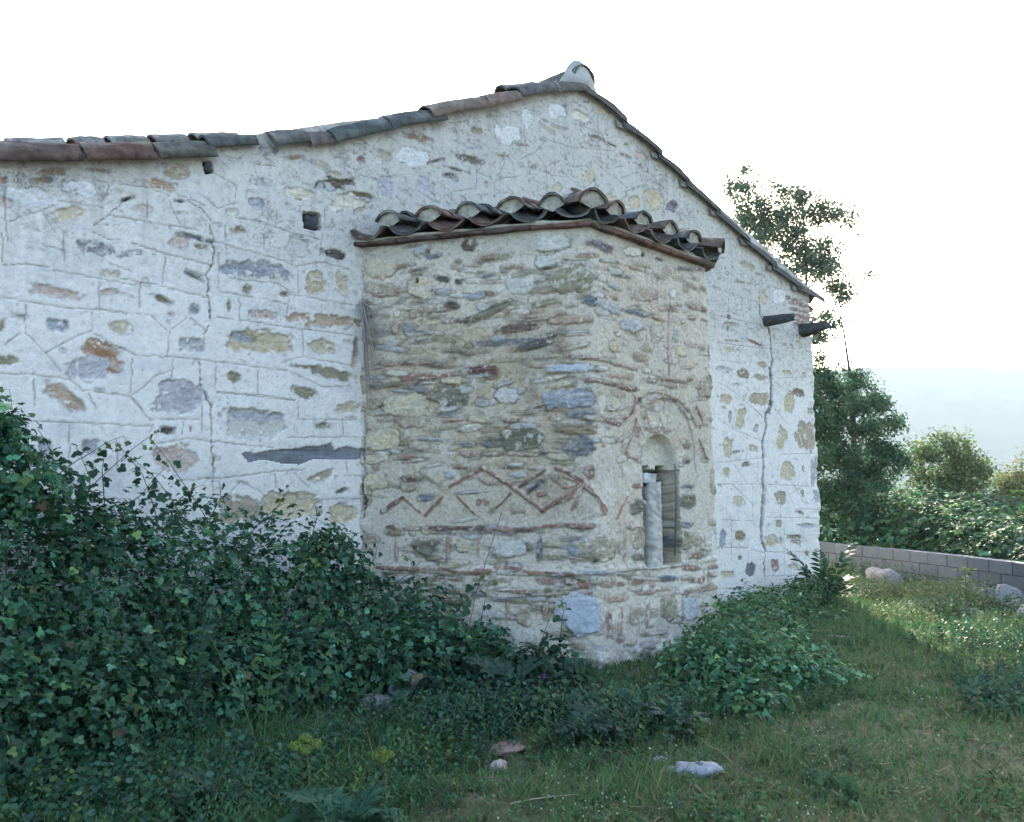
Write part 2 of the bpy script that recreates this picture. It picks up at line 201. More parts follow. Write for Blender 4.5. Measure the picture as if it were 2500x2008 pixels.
MSN = '''D purple 360 465 100 30 25;tan 690 830 108 48 0;slate 290 880 55 30 20;grey 420 920 100 34 28;slate 620 970 88 17 15;grey 600 1065 85 48 5;redtan 790 1010 68 15 20;tan 740 1125 10 58 0;pink 875 1150 11 218 1;grey 925 1130 18 58 0;ochrelt 960 1250 38 48 0;grey 460 770 58 17 30;brown 395 790 40 8 25;slate 510 690 88 11 10;redtan 1040 920 38 15 30;brown 1135 940 18 18 0;redtan 1050 1005 28 15 0;redtan 1140 1020 28 8 20;ochrelt 470 1220 48 36 15;tan 660 1300 53 33 0;redtan 320 1310 110 15 12;redtan 540 1370 88 13 15;pinkbr 500 1440 88 20 5;redtan 350 1480 88 12 12;red 540 1530 68 13 12;red 420 1700 28 9 0;brown 890 1475 118 13 8;red 1030 1470 18 13 0;tan 1190 1260 17 68 0;olive 1170 1530 45 86 0;red 470 1110 13 9 0;slate 1090 640 38 9 15;slate 990 635 58 13 8;redtan 600 630 80 9 18;bluewhite 420 582 50 9 8;cream 600 510 58 32 10;hole 680 530 12 14 0;hole 800 565 26 8 20;red 280 530 50 18 10;ochre 980 1030 20 20 0;white 900 830 20 30 0
E red 120 75 40 10 5;redtan 180 85 60 9 15;red 310 115 58 13 10;brown 90 295 30 15 0;redtan 170 310 98 15 15;red 235 325 45 13 20;pink 225 250 30 8 0;red 110 625 22 36 0;brown 60 360 88 33 5;stain 60 460 60 66 0;redtan 385 545 53 11 30;red 385 708 42 15 3;red 385 968 46 14 3;red 75 955 48 17 0;pinkbr 310 1060 9 88 1;dkolive 380 830 42 46 0;tan 395 1030 36 56 0;dkolive 395 1140 40 20 0;tan 165 1090 98 62 0;hole 140 1168 22 8 0;brown 745 1130 48 20 0;red 715 1205 58 18 5;red 860 1195 38 12 -5;red 745 1275 43 17 -12;rust 810 1260 7 42 0;redtan 855 1245 33 13 -10;slate 560 1265 63 16 0;grey 180 1235 138 14 2;red 65 1305 63 19 3;red 215 1310 18 14 0;red 280 1300 30 14 0;pink 440 1270 98 11 5;redtan 535 1335 68 11 -3;pink 650 1355 33 10 0;redtan 790 1330 98 13 -8;red 420 1358 36 10 0;pinkbr 260 1390 63 21 -5;pinkbr 50 1370 53 10 -5;red 210 1540 17 78 0;rust 280 1530 13 98 3;tan 365 1490 26 58 5;rust 445 1480 11 63 3;olive 570 1450 46 76 8;tan 655 1440 7 53 3;bluewhite 705 1450 42 70 -5;pinkbr 775 1460 12 58 -8;red 885 1020 5 68 0;white 835 1060 10 78 0;dkolive 690 800 48 42 0;slate 680 945 36 17 0;olive 680 1040 30 58 0;tan 745 1035 33 32 0;slate 680 710 36 12 0;purple 690 560 18 13 0;brown 760 350 14 14 0;tan 800 120 40 60 0;tan 850 680 30 80 0;hole 400 190 10 10 0;bluewhite 60 1490 82 112 0;pink 500 1600 60 10 -8;pink 540 450 6 40 10;red 95 70 12 16 0;ochstain 620 470 40 90 15'''
MSEG = '''E 350,270 370,200 360,150;300,310 350,270;260,900 320,760;755,430 775,490 800,555;90,720 140,780 200,860;60,700 20,800;0,650 70,690;0,720 60,705;320,510 385,300;740,230 780,320'''
PROUD_ARC = '''E 430,300 455,215 500,178 560,165 630,190 690,250 720,310 735,350'''

def paint_stone(A, s, z, face, crop, ln, relief):
    """one stone: relief>0 stands proud of the mortar, <0 lies where the plaster has fallen off"""
    k, x, y, rx, ry, an = ln.split(); x, y, rx, ry, an = map(float, (x, y, rx, ry, an))
    c = sz(face, crop, x, y); a = rad(an)
    e1 = sz(face, crop, x + rx * math.cos(a), y + rx * math.sin(a)) - c; e2 = sz(face, crop, x - ry * math.sin(a), y + ry * math.cos(a)) - c
    mx = np.abs(e1) + np.abs(e2); R = 1.35
    i0, i1 = np.searchsorted(s, [c[0] - mx[0] * R - .02, c[0] + mx[0] * R + .02]); j0, j1 = np.searchsorted(z, [c[1] - mx[1] * R - .02, c[1] + mx[1] * R + .02])
    if i1 - i0 < 2 or j1 - j0 < 2: return
    ss, zz = np.meshgrid(s[i0:i1], z[j0:j1]); D = np.linalg.inv(np.array([e1, e2]).T); dx = ss - c[0]; dz = zz - c[1]
    u = D[0, 0] * dx + D[0, 1] * dz; v = D[1, 0] * dx + D[1, 1] * dz
    size = min(np.linalg.norm(e1), np.linalg.norm(e2)); sd = int(x * 7 + y)
    rag = .20 if relief > 0 else .34
    wf = .32 if relief > 0 else .50; wk = .9 / max(size, .02); u = u + wf * fbm(ss * wk + sd, zz * wk, 3, sd + 11, .6); v = v + wf * fbm(ss * wk + 31, zz * wk + sd, 3, sd + 13, .6)
    rag = rag * min(1, .04 / size + .4)
    q = (np.abs(u) ** 2.8 + np.abs(v) ** 2.8) ** (1 / 2.8) + rag * fbm(ss * 14 + sd, zz * 14, 3, sd, .6) + .10 * rag / .3 * fbm(ss * 60, zz * 60, 2, sd + 5)
    dist = (1 - q) * size                                                  # metres inside the edge
    e = .008
    m = sm(dist, -e * .5, e)
    c1, c2 = map(np.array, PAL[k]); col_, h = A
    st = fbm(u * 1.6 + sd, v * 4 + sd, 5, sd + 9, .68)
    t = sm(st, -.3, .35)[..., None]; g = fbm(ss * 38, zz * 60, 4, sd + 3, .7)[..., None]
    cc = (c1 * (1 - t) + c2 * t) * (1 + .38 * g)
    if relief < 0: m = m * (1 - sm(fbm(ss * 17 + sd, zz * 17, 4, sd + 17, .65), .30, .42))
    mm = m[..., None]
    if k == 'stain':
        mm = mm * np.clip(.35 + 1.1 * fbm(ss * 26, zz * 26, 4, sd, .7)[..., None] + .35, 0, 1); col_[j0:j1, i0:i1] = col_[j0:j1, i0:i1] * (1 - mm) + cc * mm; return
    if k == 'ochstain':
        mm = sm(dist, 0, size * .6)[..., None] * .8; col_[j0:j1, i0:i1] = col_[j0:j1, i0:i1] * (1 - mm) + cc * mm; return
    if relief > 0:                                                          # patches of old lime left on the stone
        lime = sm(fbm(ss * 22 + 9, zz * 22, 4, sd + 2, .65), .22, .38)[..., None] * .75; cc = cc * (1 - lime) + np.array([.60, .57, .50]) * lime
    edge = (np.exp(-((dist + .003) / .006) ** 2) * sm(fbm(ss * 9, zz * 9, 2, sd + 1), -.5, .3))[..., None]
    base = col_[j0:j1, i0:i1] * (1 - edge * .5)
    col_[j0:j1, i0:i1] = base * (1 - mm) + cc * mm
    if k == 'hole': hh = -.07 if size > .02 else -.04
    elif k == 'gouge': hh = -.03
    elif k in ('dark', 'dkbrown', 'dkolive', 'slate', 'maroon') and relief < 0: hh = -.022
    elif k == 'white' and relief < 0: hh = -.003
    else: hh = relief
    rg = .006 * st + .003 * g[..., 0]
    h[j0:j1, i0:i1] = h[j0:j1, i0:i1] * (1 - m * (.5 if relief > 0 else .9)) + m * (hh + rg)
def paint_line(A, s, z, pts, width, c, depth, wob=.006, seed=0, proud=0., fade=True, solid=0.):
    col_, h = A; pts = [np.array(p) for p in pts]
    lo = np.min(pts, axis=0) - .05; hi = np.max(pts, axis=0) + .05
    i0, i1 = np.searchsorted(s, [lo[0], hi[0]]); j0, j1 = np.searchsorted(z, [lo[1], hi[1]])
    if i1 - i0 < 2 or j1 - j0 < 2: return
    ss, zz = np.meshgrid(s[i0:i1], z[j0:j1]); sx = ss + wob * fbm(ss * 18, zz * 18, 3, seed) * 2; zx = zz + wob * fbm(ss * 18 + 40, zz * 18, 3, seed + 7) * 2
    d = np.full(ss.shape, 9.)
    for a, b in zip(pts[:-1], pts[1:]):
        ab = b - a; t = np.clip(((sx - a[0]) * ab[0] + (zx - a[1]) * ab[1]) / (ab @ ab + 1e-9), 0, 1)
        d = np.minimum(d, np.hypot(sx - a[0] - t * ab[0], zx - a[1] - t * ab[1]))
    if fade: wd = width * (.55 + .6 * sm(fbm(ss * 7, zz * 7, 2, seed + 3), -.6, .6))
    else: wd = width
    m = 1 - sm(d, wd * .45, wd + .004); mm = m[..., None]
    cc = np.array(c) * (1 + .3 * fbm(ss * 40, zz * 40, 3, seed)[..., None])
    if proud: lime = sm(fbm(ss * 16 + 9, zz * 16, 4, seed + 2, .65), .15, .4)[..., None] * .7; cc = cc * (1 - lime) + np.array([.58, .54, .47]) * lime; k = 1
    else: k = .75 * (.6 + .4 * sm(fbm(ss * 25, zz * 25, 3, seed + 4), -.4, .3))[..., None]
    if solid: k = solid
    col_[j0:j1, i0:i1] = col_[j0:j1, i0:i1] * (1 - mm * k) + cc * mm * k
    h[j0:j1, i0:i1] += m * (proud - depth)
def paint_bricks(A, s, z, pts, width, seed, proud):
    r = random.Random(seed)
    for a, b in zip(pts[:-1], pts[1:]):
        L = np.linalg.norm(b - a); n = max(1, round(L / .21)); t = 0
        for i in range(n):
            t0, t1 = i / n + (.012 / L if i else 0), (i + 1) / n - .012 / L; nn = np.array([-(b - a)[1], (b - a)[0]]) / L; o = nn * r.uniform(-.005, .005); c = np.array([.29, .165, .12]) * r.uniform(.65, 1.3) + np.array([.03, .03, .025]) * r.random()
            paint_line(A, s, z, [a + (b - a) * t0 + o, a + (b - a) * t1 + o * .3], width * r.uniform(.8, 1.2), c, 0, .005, seed + i * 3, proud * r.uniform(.7, 1.3))
def each(txt):
    for row in txt.split('\n'):
        cr, rest = row[0], row[2:]
        for it in rest.split(';'): yield cr, it
def pts_of(face, cr, it): return [sz(face, cr, *map(float, p.split(','))) for p in it.split()]

def plaster_base(s, z, roofz):
    ss, zz = np.meshgrid(s, z)
    up = sm(zz - (3.35 + .1 * fbm(ss * .8, zz * .8, 2, 2)), -.5, .9) * (.4 + .6 * sm(ss, -2.5, .5)); up = np.maximum(up, sm(-(roofz(ss) - zz), -.55, -.15))
    n1 = fbm(ss * 1.1, zz * 1.4, 4, 21); n2 = fbm(ss * 6, zz * 6, 5, 31, .6)
    c = np.array([.735, .70, .66]) * np.ones(ss.shape + (1,)); grey = np.array([.50, .485, .44]); warm = np.array([.60, .575, .50])
    t = np.clip(.85 * up + .25 * n2 * up, 0, 1)[..., None]; c = c * (1 - t) + grey * t
    t = (sm(n1 + .5 * n2, .1, .8) * .45)[..., None]; c = c * (1 - t) + warm * t
    t = (sm(fbm(ss * 3, zz * 9, 4, 41, .6), .15, .6) * .35)[..., None]; c = c * (1 - t) + np.array([.47, .48, .50]) * t
    n3 = fbm(ss * 40, zz * 40, 3, 51, .7); c = c * (1 + .07 * n3 + .05 * n2)[..., None]
    h = .012 * fbm(ss * .9, zz * .9, 2, 5) + .007 * fbm(ss * 3.5, zz * 3.5, 3, 6) + .0035 * n2 + .0015 * n3
    # flaked skins of limewash: steps along wandering lines
    f = fbm(ss * 2.6 + 1.5 * n2, zz * 3.4 + 1.5 * n1, 4, 61, .55); on = sm(fbm(ss * 1.3, zz * 1.3, 3, 71), -.25, .35) * (.35 + .65 * up)
    ln = np.exp(-(f / .016) ** 2) * on; c = c * (1 - .62 * ln)[..., None]; h += (.006 * sm(f, -.02, .02) - .004 * ln) * on
    f2 = fbm(ss * 7 + n2, zz * 9, 3, 81, .5); on2 = sm(fbm(ss * 1.7 + 9, zz * 1.7, 3, 91), 0, .4) * (.2 + .8 * up)
    ln2 = np.exp(-(f2 / .03) ** 2) * on2; c = c * (1 - .5 * ln2)[..., None]; h -= .004 * ln2
    mot = fbm(ss * 16, zz * 22, 5, 131, .75); c = c * (1 - (.12 + .30 * sm(up + .6 * n1, .0, .8)) * sm(mot, .05, .5))[..., None]
    # grime under the tiles and lichen specks
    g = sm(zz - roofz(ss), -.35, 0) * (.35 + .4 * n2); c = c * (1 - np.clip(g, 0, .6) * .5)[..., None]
    sp = sm(fbm(ss * 55, zz * 55, 2, 101), .45, .62) * sm(fbm(ss * 2.2, zz * 2.2, 3, 111), -.1, .4); c = c * (1 - .35 * sp)[..., None]
    pit = sm(fbm(ss * 24, zz * 24, 2, 121), .62, .75); h -= .006 * pit; c = c * (1 - .25 * pit)[..., None]
    return c, h
def masonry_base(s, z):
    ss, zz = np.meshgrid(s, z)
    n1 = fbm(ss * 1.3, zz * 1.3, 4, 210); n2 = fbm(ss * 7, zz * 7, 5, 220, .62); n3 = fbm(ss * 34, zz * 34, 4, 230, .7)
    och = sm(zz, 3.55, 3.0) * sm(zz, .95, 1.7) * sm(ss, 2.5, 1.9) * 1.1 + .55 * sm(ss, 2.3, 2.6) * sm(zz, .6, 1.2)
    och = np.clip(och + .5 * n1, 0, 1) * sm(n2, -.6, .3)
    c = np.array([.62, .555, .46]) * np.ones(ss.shape + (1,)); t = (och * .85)[..., None]; c = c * (1 - t) + np.array([.44, .355, .235]) * t
    hi = sm(zz, 3.6, 3.95)[..., None] * .6; c = c * (1 - hi) + np.array([.40, .385, .33]) * hi
    li = (sm(n1 + .6 * n2, .05, .5) * .55)[..., None]; c = c * (1 - li) + np.array([.62, .59, .53]) * li
    sp = sm(n3, .25, .6) * .35 + sm(fbm(ss * 70, zz * 70, 2, 240), .3, .6) * .25; c = c * (1 - sp)[..., None]
    gm = np.exp(-((ss - 1.95) / .40) ** 2 - ((zz - 2.3 - .2 * (ss - 1.9)) / .75) ** 2) * sm(fbm(ss * 3.5, zz * 3.5, 5, 270, .65), -.15, .35); c = c * (1 - .5 * gm)[..., None]
    c = c * (1 + .16 * n2)[..., None]
    h = .012 * n1 + .012 * n2 + .006 * n3
    f = fbm(ss * 3 + 1.2 * n2, zz * 6 + n1, 4, 250, .55); ln = np.exp(-(f / .022) ** 2) * sm(fbm(ss * 2, zz * 2, 2, 260), -.3, .3); c = c * (1 - .35 * ln)[..., None]; h -= .006 * ln
    return c, h
def small_stones(A, s, z, n, lo, hi, keys, seed, relief, sx=(.03, .10), sy=(.012, .035)):
    r = random.Random(seed)
    for i in range(n):
        c = np.array([r.uniform(lo[0], hi[0]), r.uniform(lo[1], hi[1])])
        if seed in (15, 16) and 1.22 < c[1] < 1.80 and r.random() < .85: continue
        a = r.uniform(*sx); b = r.uniform(*sy)
        i0, i1 = np.searchsorted(s, [c[0] - a * 1.4, c[0] + a * 1.4]); j0, j1 = np.searchsorted(z, [c[1] - b * 1.8 - .02, c[1] + b * 1.8 + .02])
        if i1 - i0 < 2 or j1 - j0 < 2: continue
        ss, zz = np.meshgrid(s[i0:i1], z[j0:j1]); t = r.uniform(-.2, .2); u = ((ss - c[0]) + t * (zz - c[1])) / a; v = ((zz - c[1]) - t * (ss - c[0])) / b
        q = (np.abs(u) ** 2.5 + np.abs(v) ** 2.5) ** .4 + .35 * fbm(ss * 18 + i, zz * 18, 3, i); m = sm((1 - q) * b, 0, .008) * r.uniform(.5, 1.)
        c1, c2 = map(np.array, PAL[r.choice(keys)]); g = fbm(ss * 40, zz * 40, 3, i)[..., None]; tt = sm(fbm(u * 2, v * 3, 3, i + 50), -.3, .4)[..., None]
        cc = (c1 * (1 - tt) + c2 * tt) * (1 + .2 * g); mm = m[..., None]
        dk = np.exp(-(((1 - q) * b + .003) / .005) ** 2)[..., None] * .35; A[0][j0:j1, i0:i1] = A[0][j0:j1, i0:i1] * (1 - dk) * (1 - mm) + cc * mm; A[1][j0:j1, i0:i1] += m * relief * r.uniform(.3, 1.3)  # dk: occlusion shade painted into the mortar around each stone

def path_strip(poly, s, r):
    """positions and outward normals along a polyline at arc lengths s (s=0 at poly[0]), corners rounded by r"""
    poly = [np.array(p[:2], float) for p in poly]; L = [0]
    for a, b in zip(poly[:-1], poly[1:]): L.append(L[-1] + np.linalg.norm(b - a))
    def at(q):
        P = np.zeros((len(q), 2)); N = np.zeros((len(q), 2))
        for k in range(len(poly) - 1):
            a, b = poly[k], poly[k + 1]; d = (b - a) / (L[k + 1] - L[k]); m = (q >= L[k]) if k else np.ones(len(q), bool)
            P[m] = a + (q[m] - L[k])[:, None] * d; N[m] = (d[1], -d[0])
        return P, N
    P = 0; N = 0
    for o in (-r, -r / 2, 0, r / 2, r): p, n = at(s + o); P = P + p / 5; N = N + n / 5
    return P, N / np.linalg.norm(N, axis=1)[:, None]
def strip_mesh(name, P, N, z, A, mat, parent, keep=None):
    c, h = A; H, Wd = h.shape
    V = np.zeros((H, Wd, 3)); V[..., 0] = P[None, :, 0] + N[None, :, 0] * h; V[..., 1] = P[None, :, 1] + N[None, :, 1] * h; V[..., 2] = z[:, None]
    ids = np.arange(H * Wd).reshape(H, Wd); F = np.stack([ids[:-1, :-1], ids[:-1, 1:], ids[1:, 1:], ids[1:, :-1]], -1)
    if keep is not None: F = F[keep]
    F = F.reshape(-1, 4); used = np.zeros(H * Wd, bool); used[F.ravel()] = True; mp = np.cumsum(used) - 1
    return mesh(name, V.reshape(-1, 3)[used], mp[F], mat, np.clip(c.reshape(-1, 3)[used], .01, .85), parent)

# roof line of the gable (top of the masonry, x -> z), measured along the verge
RL = [(-6.6, 2.80), (-3.14, 4.07), (-1.95, 4.42), (-1.25, 4.72), (-.2, 5.15), (.62, 5.45), (2.2, 6.15), (3.39, 6.66), (4.25, 6.40), (6.3, 5.72), (8.2, 5.12), (9.2, 4.80)]
RX, RZ = zip(*RL)
def roofz(x): return np.interp(x, RX, RZ)
church = empty('church', (3, 0, 0)); tag(church, 'old whitewashed stone church with a tiled gable and a polygonal rubble apse', 'church')
church.location = (0, 0, 0)

# gable wall
s = np.concatenate([np.arange(-6.5, -3.4, .05), np.arange(-3.4, 5.0, .0105), np.arange(5.0, 9.35, .0135), np.arange(9.35, 14.5, .08)])
z = np.arange(-.5, 6.75, .0105)
A = plaster_base(s, z, roofz); ss_, zz_ = np.meshgrid(s, z)
small_stones(A, s, z, 260, (-3.3, 0), (9.0, 6.4), ['tan', 'ochrelt', 'brown', 'greylt', 'grey', 'pink', 'brown'], 5, -.012, (.012, .055), (.006, .022))
stk = .55 * sm(fbm(ss_ * 11, zz_ * .7, 4, 141, .6), -.05, .5) * sm(zz_ - roofz(ss_), -1.5, -.1); A[0][:] *= (1 - .30 * stk)[..., None]
rl_ = random.Random(12)
for q_ in range(150):                                                      # trowel scratches in the upper gable
    x_ = rl_.uniform(-1.5, 8.8); z0_ = rl_.uniform(3.9, 6.4)
    if z0_ > roofz(x_) - .1 or z0_ < 4.2 - .02 * x_: continue
    a_ = rl_.choice([0, .5, -.5, 1.3, -1.2, -.8]) + rl_.uniform(-.2, .2); l_ = rl_.uniform(.06, .26); p_ = np.array([x_, z0_]); paint_line(A, s, z, [p_, p_ + l_ * np.array([math.cos(a_), math.sin(a_)])], rl_.uniform(.003, .0055), (.20, .18, .15), .006, .006, q_ + 300)
small_stones(A, s, z, 70, (-3.3, 3.6), (9.0, 6.5), ['tan', 'greylt', 'lilac', 'brown', 'cream', 'pink', 'grey'], 6, -.010, (.03, .10), (.015, .045))
for cr, it in each(GL):
    P_ = pts_of('g', cr, it); up = P_[0][1] > 4.2
    paint_line(A, s, z, P_, .0044 if up else .0050, (.20, .185, .15), .006, .005, int(P_[0][0] * 99) % 997)
for cr, it in each(GS): paint_stone(A, s, z, 'g', cr, it, -.013)
for row in GC.split('\n'):
    cr, wd, rest = row.split(' ', 2); wd = float(wd); P_ = pts_of('g', cr, rest)
    paint_line(A, s, z, P_, .0045 * wd * (2.3 if wd > 1.1 else 1.1), (.045, .04, .035), .02 * wd, .014, int(P_[0][1] * 50), fade=wd < 2, solid=1. if wd > 1.1 else 0.)
paint_line(A, s, z, pts_of('g', 'E', '1150,740 1150,850 1138,960 1140,1040'), .035, (.36, .31, .22), .012, .02, 5)
paint_line(A, s, z, pts_of('g', 'E', '1162,730 1145,850 1130,960 1133,1040 1160,1100'), .012, (.10, .09, .07), .03, .02, 6)
# brick courses under the right eave
for i, (x, y, wd) in enumerate([(1830, 895, 45), (1890, 915, 30), (1815, 940, 30), (1885, 955, 38), (1850, 985, 50), (1895, 1005, 30), (1830, 870, 30), (1880, 1025, 40), (1850, 1045, 40)]):
    paint_stone(A, s, z, 'g', 'D', 'red %g %g %g 12 6' % (x, y, wd), .012)
# recess for the embedded timber and for the beam ends
ss, zz = np.meshgrid(s, z)
def poly_mask(pts, rag, seed):
    from_ = np.array(pts); x, y = ss + rag * fbm(ss * 20, zz * 20, 3, seed), zz + rag * fbm(ss * 20 + 33, zz * 20, 3, seed)
    ins = np.zeros(ss.shape, bool); n = len(from_)
    for i in range(n):
        a, b = from_[i], from_[(i + 1) % n]; cnd = (a[1] > y) != (b[1] > y); ins ^= cnd & (x < (b[0] - a[0]) * (y - a[1]) / (b[1] - a[1] + 1e-12) + a[0])
    return ins
tm = [sz('g', 'J', *p) for p in [(548, 1185), (590, 1165), (640, 1180), (760, 1155), (880, 1150), (1000, 1130), (1100, 1125), (1180, 1100), (1200, 1155), (1290, 1125), (1370, 1150), (1425, 1120), (1425, 1215), (1300, 1220), (1180, 1220), (1060, 1215), (950, 1255), (820, 1245), (700, 1218), (600, 1240)]]
mk = poly_mask(tm, .006, 3); A[1][mk] = -.035; A[0][mk] = (.1, .1, .1)
be = [sz('g', 'A', *p) for p in [(1770, 520), (1872, 530), (1882, 632), (1780, 618)]]
mk = poly_mask(be, .006, 4); A[1][mk] = -.12; A[0][mk] = (.05, .045, .04)
be2 = [sz('g', 'A', *p) for p in [(1183, 222), (1235, 226), (1252, 292), (1203, 300)]]
mk = poly_mask(be2, .004, 4); A[1][mk] = -.06; A[0][mk] = (.05, .045, .04)
Pw, Nw = path_strip([(-6.5, 0), (9.08, 0), (9.08, 9)], s - s[0], .05)
# ragged right-hand corner, and a slight batter
cw = np.exp(-((s - 9.08 - .0) / .22) ** 2)[None, :]; A[1][:] += cw * (.045 * fbm(zz * 3.1, zz * .3, 3, 77) + .02 * fbm(zz * 12, zz, 2, 78))
bat = np.clip(1.2 - z, 0, 2)[:, None] * .02; A[1][:] -= cw * bat * 3
H, Wd = ss.shape
rz = np.where(s < 9.3, roofz(s), 4.8); keep = (zz[:-1, :-1] < rz[None, :-1] + .02) & ~((ss[:-1, :-1] > .35) & (ss[:-1, :-1] < 3.75) & (zz[:-1, :-1] < 3.7)) 
strip_mesh('gable_wall', Pw, Nw, z, A, M['plaster'], church, keep)
# hidden back and left walls, plain plaster
mb = MB(); YB = 12.
mb.add([(-6.5, 0, -.5), (-6.5, YB, -.5), (-6.5, YB, 2.85), (-6.5, 0, 2.85)], [(0, 1, 2, 3)], (.6, .59, .56))
mb.add([(9.08, 5, -.5), (9.08, YB, -.5), (9.08, YB, 4.8), (9.08, 5, 4.8)], [(0, 1, 2, 3)], (.6, .59, .56))
mb.add([(-6.5, YB, -.5), (9.08, YB, -.5), (9.08, YB, 4.8), (3.39, YB, 6.6), (-6.5, YB, 2.85)], [(0, 1, 2, 3, 4)], (.6, .59, .56))
mb.build('rear_wall', M['plaster'], church, False)

# apse wall
s = np.concatenate([np.arange(0, LA + LB + .12, .0088), np.arange(LA + LB + .12, LA + LB + LC, .03)]); z = np.arange(-.45, 3.99, .0088)
A = masonry_base(s, z); ss, zz = np.meshgrid(s, z)
small_stones(A, s, z, 560, (0, -.2), (LA, 3.75), ['tan', 'ochrelt', 'ochre', 'greylt', 'grey', 'olive', 'cream', 'redtan', 'brown', 'tan', 'dkolive', 'slate', 'brown'], 15, .015, (.03, .15), (.012, .042))
small_stones(A, s, z, 270, (LA, -.2), (LA + LB, 3.75), ['tan', 'ochrelt', 'greylt', 'tan', 'cream', 'grey', 'redtan', 'pink', 'brown', 'olive'], 16, .012, (.02, .11), (.010, .036))
small_stones(A, s, z, 80, (LA + LB, -.2), (LA + LB + LC, 3.8), ['tan', 'ochrelt', 'greylt', 'redtan'], 17, .008)
for cr, it in each(LSN): paint_stone(A, s, z, 'l', cr, it, .016)
for cr, it in each(LSEG): paint_bricks(A, s, z, pts_of('l', cr, it), .020, int(float(it.split(',')[0])), .020)
# projecting string course of bricks over the plinth, both faces
def ledge(zc, th, out, a, b, seed):
    f = sm(zz, zc - th, zc - th + .012) * sm(zz, zc + th + .02, zc + th); zz2 = fbm(ss * 2.2, ss * 0, 3, seed)
    f = sm(zz + .02 * zz2, zc - th, zc - th + .012) * sm(zz + .02 * zz2, zc + th + .02, zc + th) * sm(ss, a, a + .05) * sm(ss, b, b - .05); A[1][:] += f * out * sm(fbm(ss * 3.3, zz * 2, 3, seed + 60), -.45, .1)
ledge(.83, .020, .024, .2, LA + LB, 3); ledge(.70, .03, .006, .2, LA + LB, 4); ledge(.58, .022, .010, .3, LA + LB, 5)
for cr, it in each('K 370,260 700,275 850,270 990,300 1240,290;1260,262 1400,270 1530,300 1650,300 1860,320'): paint_bricks(A, s, z, pts_of('l', cr, it), .021, 12, .012)
for cr, it in each(MSN): paint_stone(A, s, z, 'm', cr, it, .014)
for cr, it in each(MSEG): paint_bricks(A, s, z, pts_of('m', cr, it), .017, int(float(it.split(',')[0])), .018)
# big grey quoin at the corner
qn = poly = [sz('l', 'K', *p) for p in [(1830, 520), (1990, 465), (2060, 560), (2060, 740), (1880, 790), (1760, 640)]]
mk = poly_mask(qn, .01, 8); mk = mk & (zz < .62); g = fbm(ss * 12, zz * 12, 4, 9)[..., None]; A[0][mk] = (np.array([.44, .47, .52]) * (1 + .2 * g))[mk]; A[1][mk] += .022
# corner: ragged arris
ca = np.exp(-((ss - LA) / .05) ** 2) + np.exp(-((ss - LA - LB) / .05) ** 2); A[1][:] += ca * (.02 * fbm(zz * 6, ss, 3, 31)) ; A[1][:] -= .015 * ca
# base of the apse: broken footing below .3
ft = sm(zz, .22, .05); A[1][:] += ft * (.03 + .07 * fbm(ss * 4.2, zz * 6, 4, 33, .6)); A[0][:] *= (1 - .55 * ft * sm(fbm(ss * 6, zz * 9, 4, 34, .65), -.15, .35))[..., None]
small_stones(A, s, z, 60, (.3, -.3), (LA + LB, .25), ['tan', 'redtan', 'grey', 'brown', 'pink', 'red'], 19, .02, (.03, .09), (.02, .04))
# niche with blind arch
c0 = sz('m', 'E', 432, 1205); c1_ = sz('m', 'E', 655, 1205); top = sz('m', 'E', 560, 392); NL, NR, NB = c0[0], c1_[0], c0[1]; NC = (NL + NR) / 2; NW = (NR - NL) / 2; NS = top[1] - NW
def arch(cx, w_, spr, rag=.006):
    x = ss + rag * fbm(ss * 15, zz * 15, 3, 44); y = zz + rag * fbm(ss * 15 + 7, zz * 15, 3, 45)
    return np.where(y > spr, w_ - np.hypot(x - cx, y - spr), w_ - np.abs(x - cx))
arc2 = arch(NC, NW * 2.0, NS + .10, .01)
paint_line(A, s, z, pts_of('m', *PROUD_ARC.split(' ', 1)), .024, (.34, .27, .19), 0, .006, 66, .020)
A[1][:] -= .014 * sm(arc2, 0, .01) * sm(zz, NS - .1, NS) ; rg = (np.exp(-(arc2 / .012) ** 2) * sm(zz, NS - .2, NS - .1))
A[0][:] *= (1 - .25 * rg)[..., None]
for k in range(9):                                                        # rendered voussoirs of the arch
    t = rad(12 + k * 19.5); a = np.array([NC + (NW + .03) * math.cos(t), NS + (NW + .03) * math.sin(t)]); b = np.array([NC + NW * 1.75 * math.cos(t), NS + NW * 1.75 * math.sin(t)])
    paint_line(A, s, z, [a, b], .014, (.46, .36, .29) if k % 2 else (.52, .46, .36), 0, .006, k + 70, .008)
nd = arch(NC, NW, NS); inn = (nd > 0) & (zz > NB); zt = sz('m', 'E', 500, 610)[1]
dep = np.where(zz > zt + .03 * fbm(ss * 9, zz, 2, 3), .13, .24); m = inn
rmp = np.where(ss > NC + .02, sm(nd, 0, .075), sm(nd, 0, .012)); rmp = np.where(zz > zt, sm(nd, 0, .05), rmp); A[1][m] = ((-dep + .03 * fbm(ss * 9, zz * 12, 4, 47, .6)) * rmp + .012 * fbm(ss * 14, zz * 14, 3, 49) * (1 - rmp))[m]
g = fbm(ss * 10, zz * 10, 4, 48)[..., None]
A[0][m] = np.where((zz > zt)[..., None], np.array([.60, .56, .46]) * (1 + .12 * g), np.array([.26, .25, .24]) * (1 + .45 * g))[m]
jt = inn & (zz < zt) & (np.abs(((zz * 10.5 + 1.1 * fbm(ss * 5, zz * 3, 2, 52)) % 1) - .5) > .41); A[1][jt] -= .05; A[0][jt] = (.05, .045, .04)
jm = inn & (nd < .05) & (ss > NC) & (zz < zt); A[0][jm] = (np.array([.42, .37, .28]) * (1 + .3 * g))[jm]
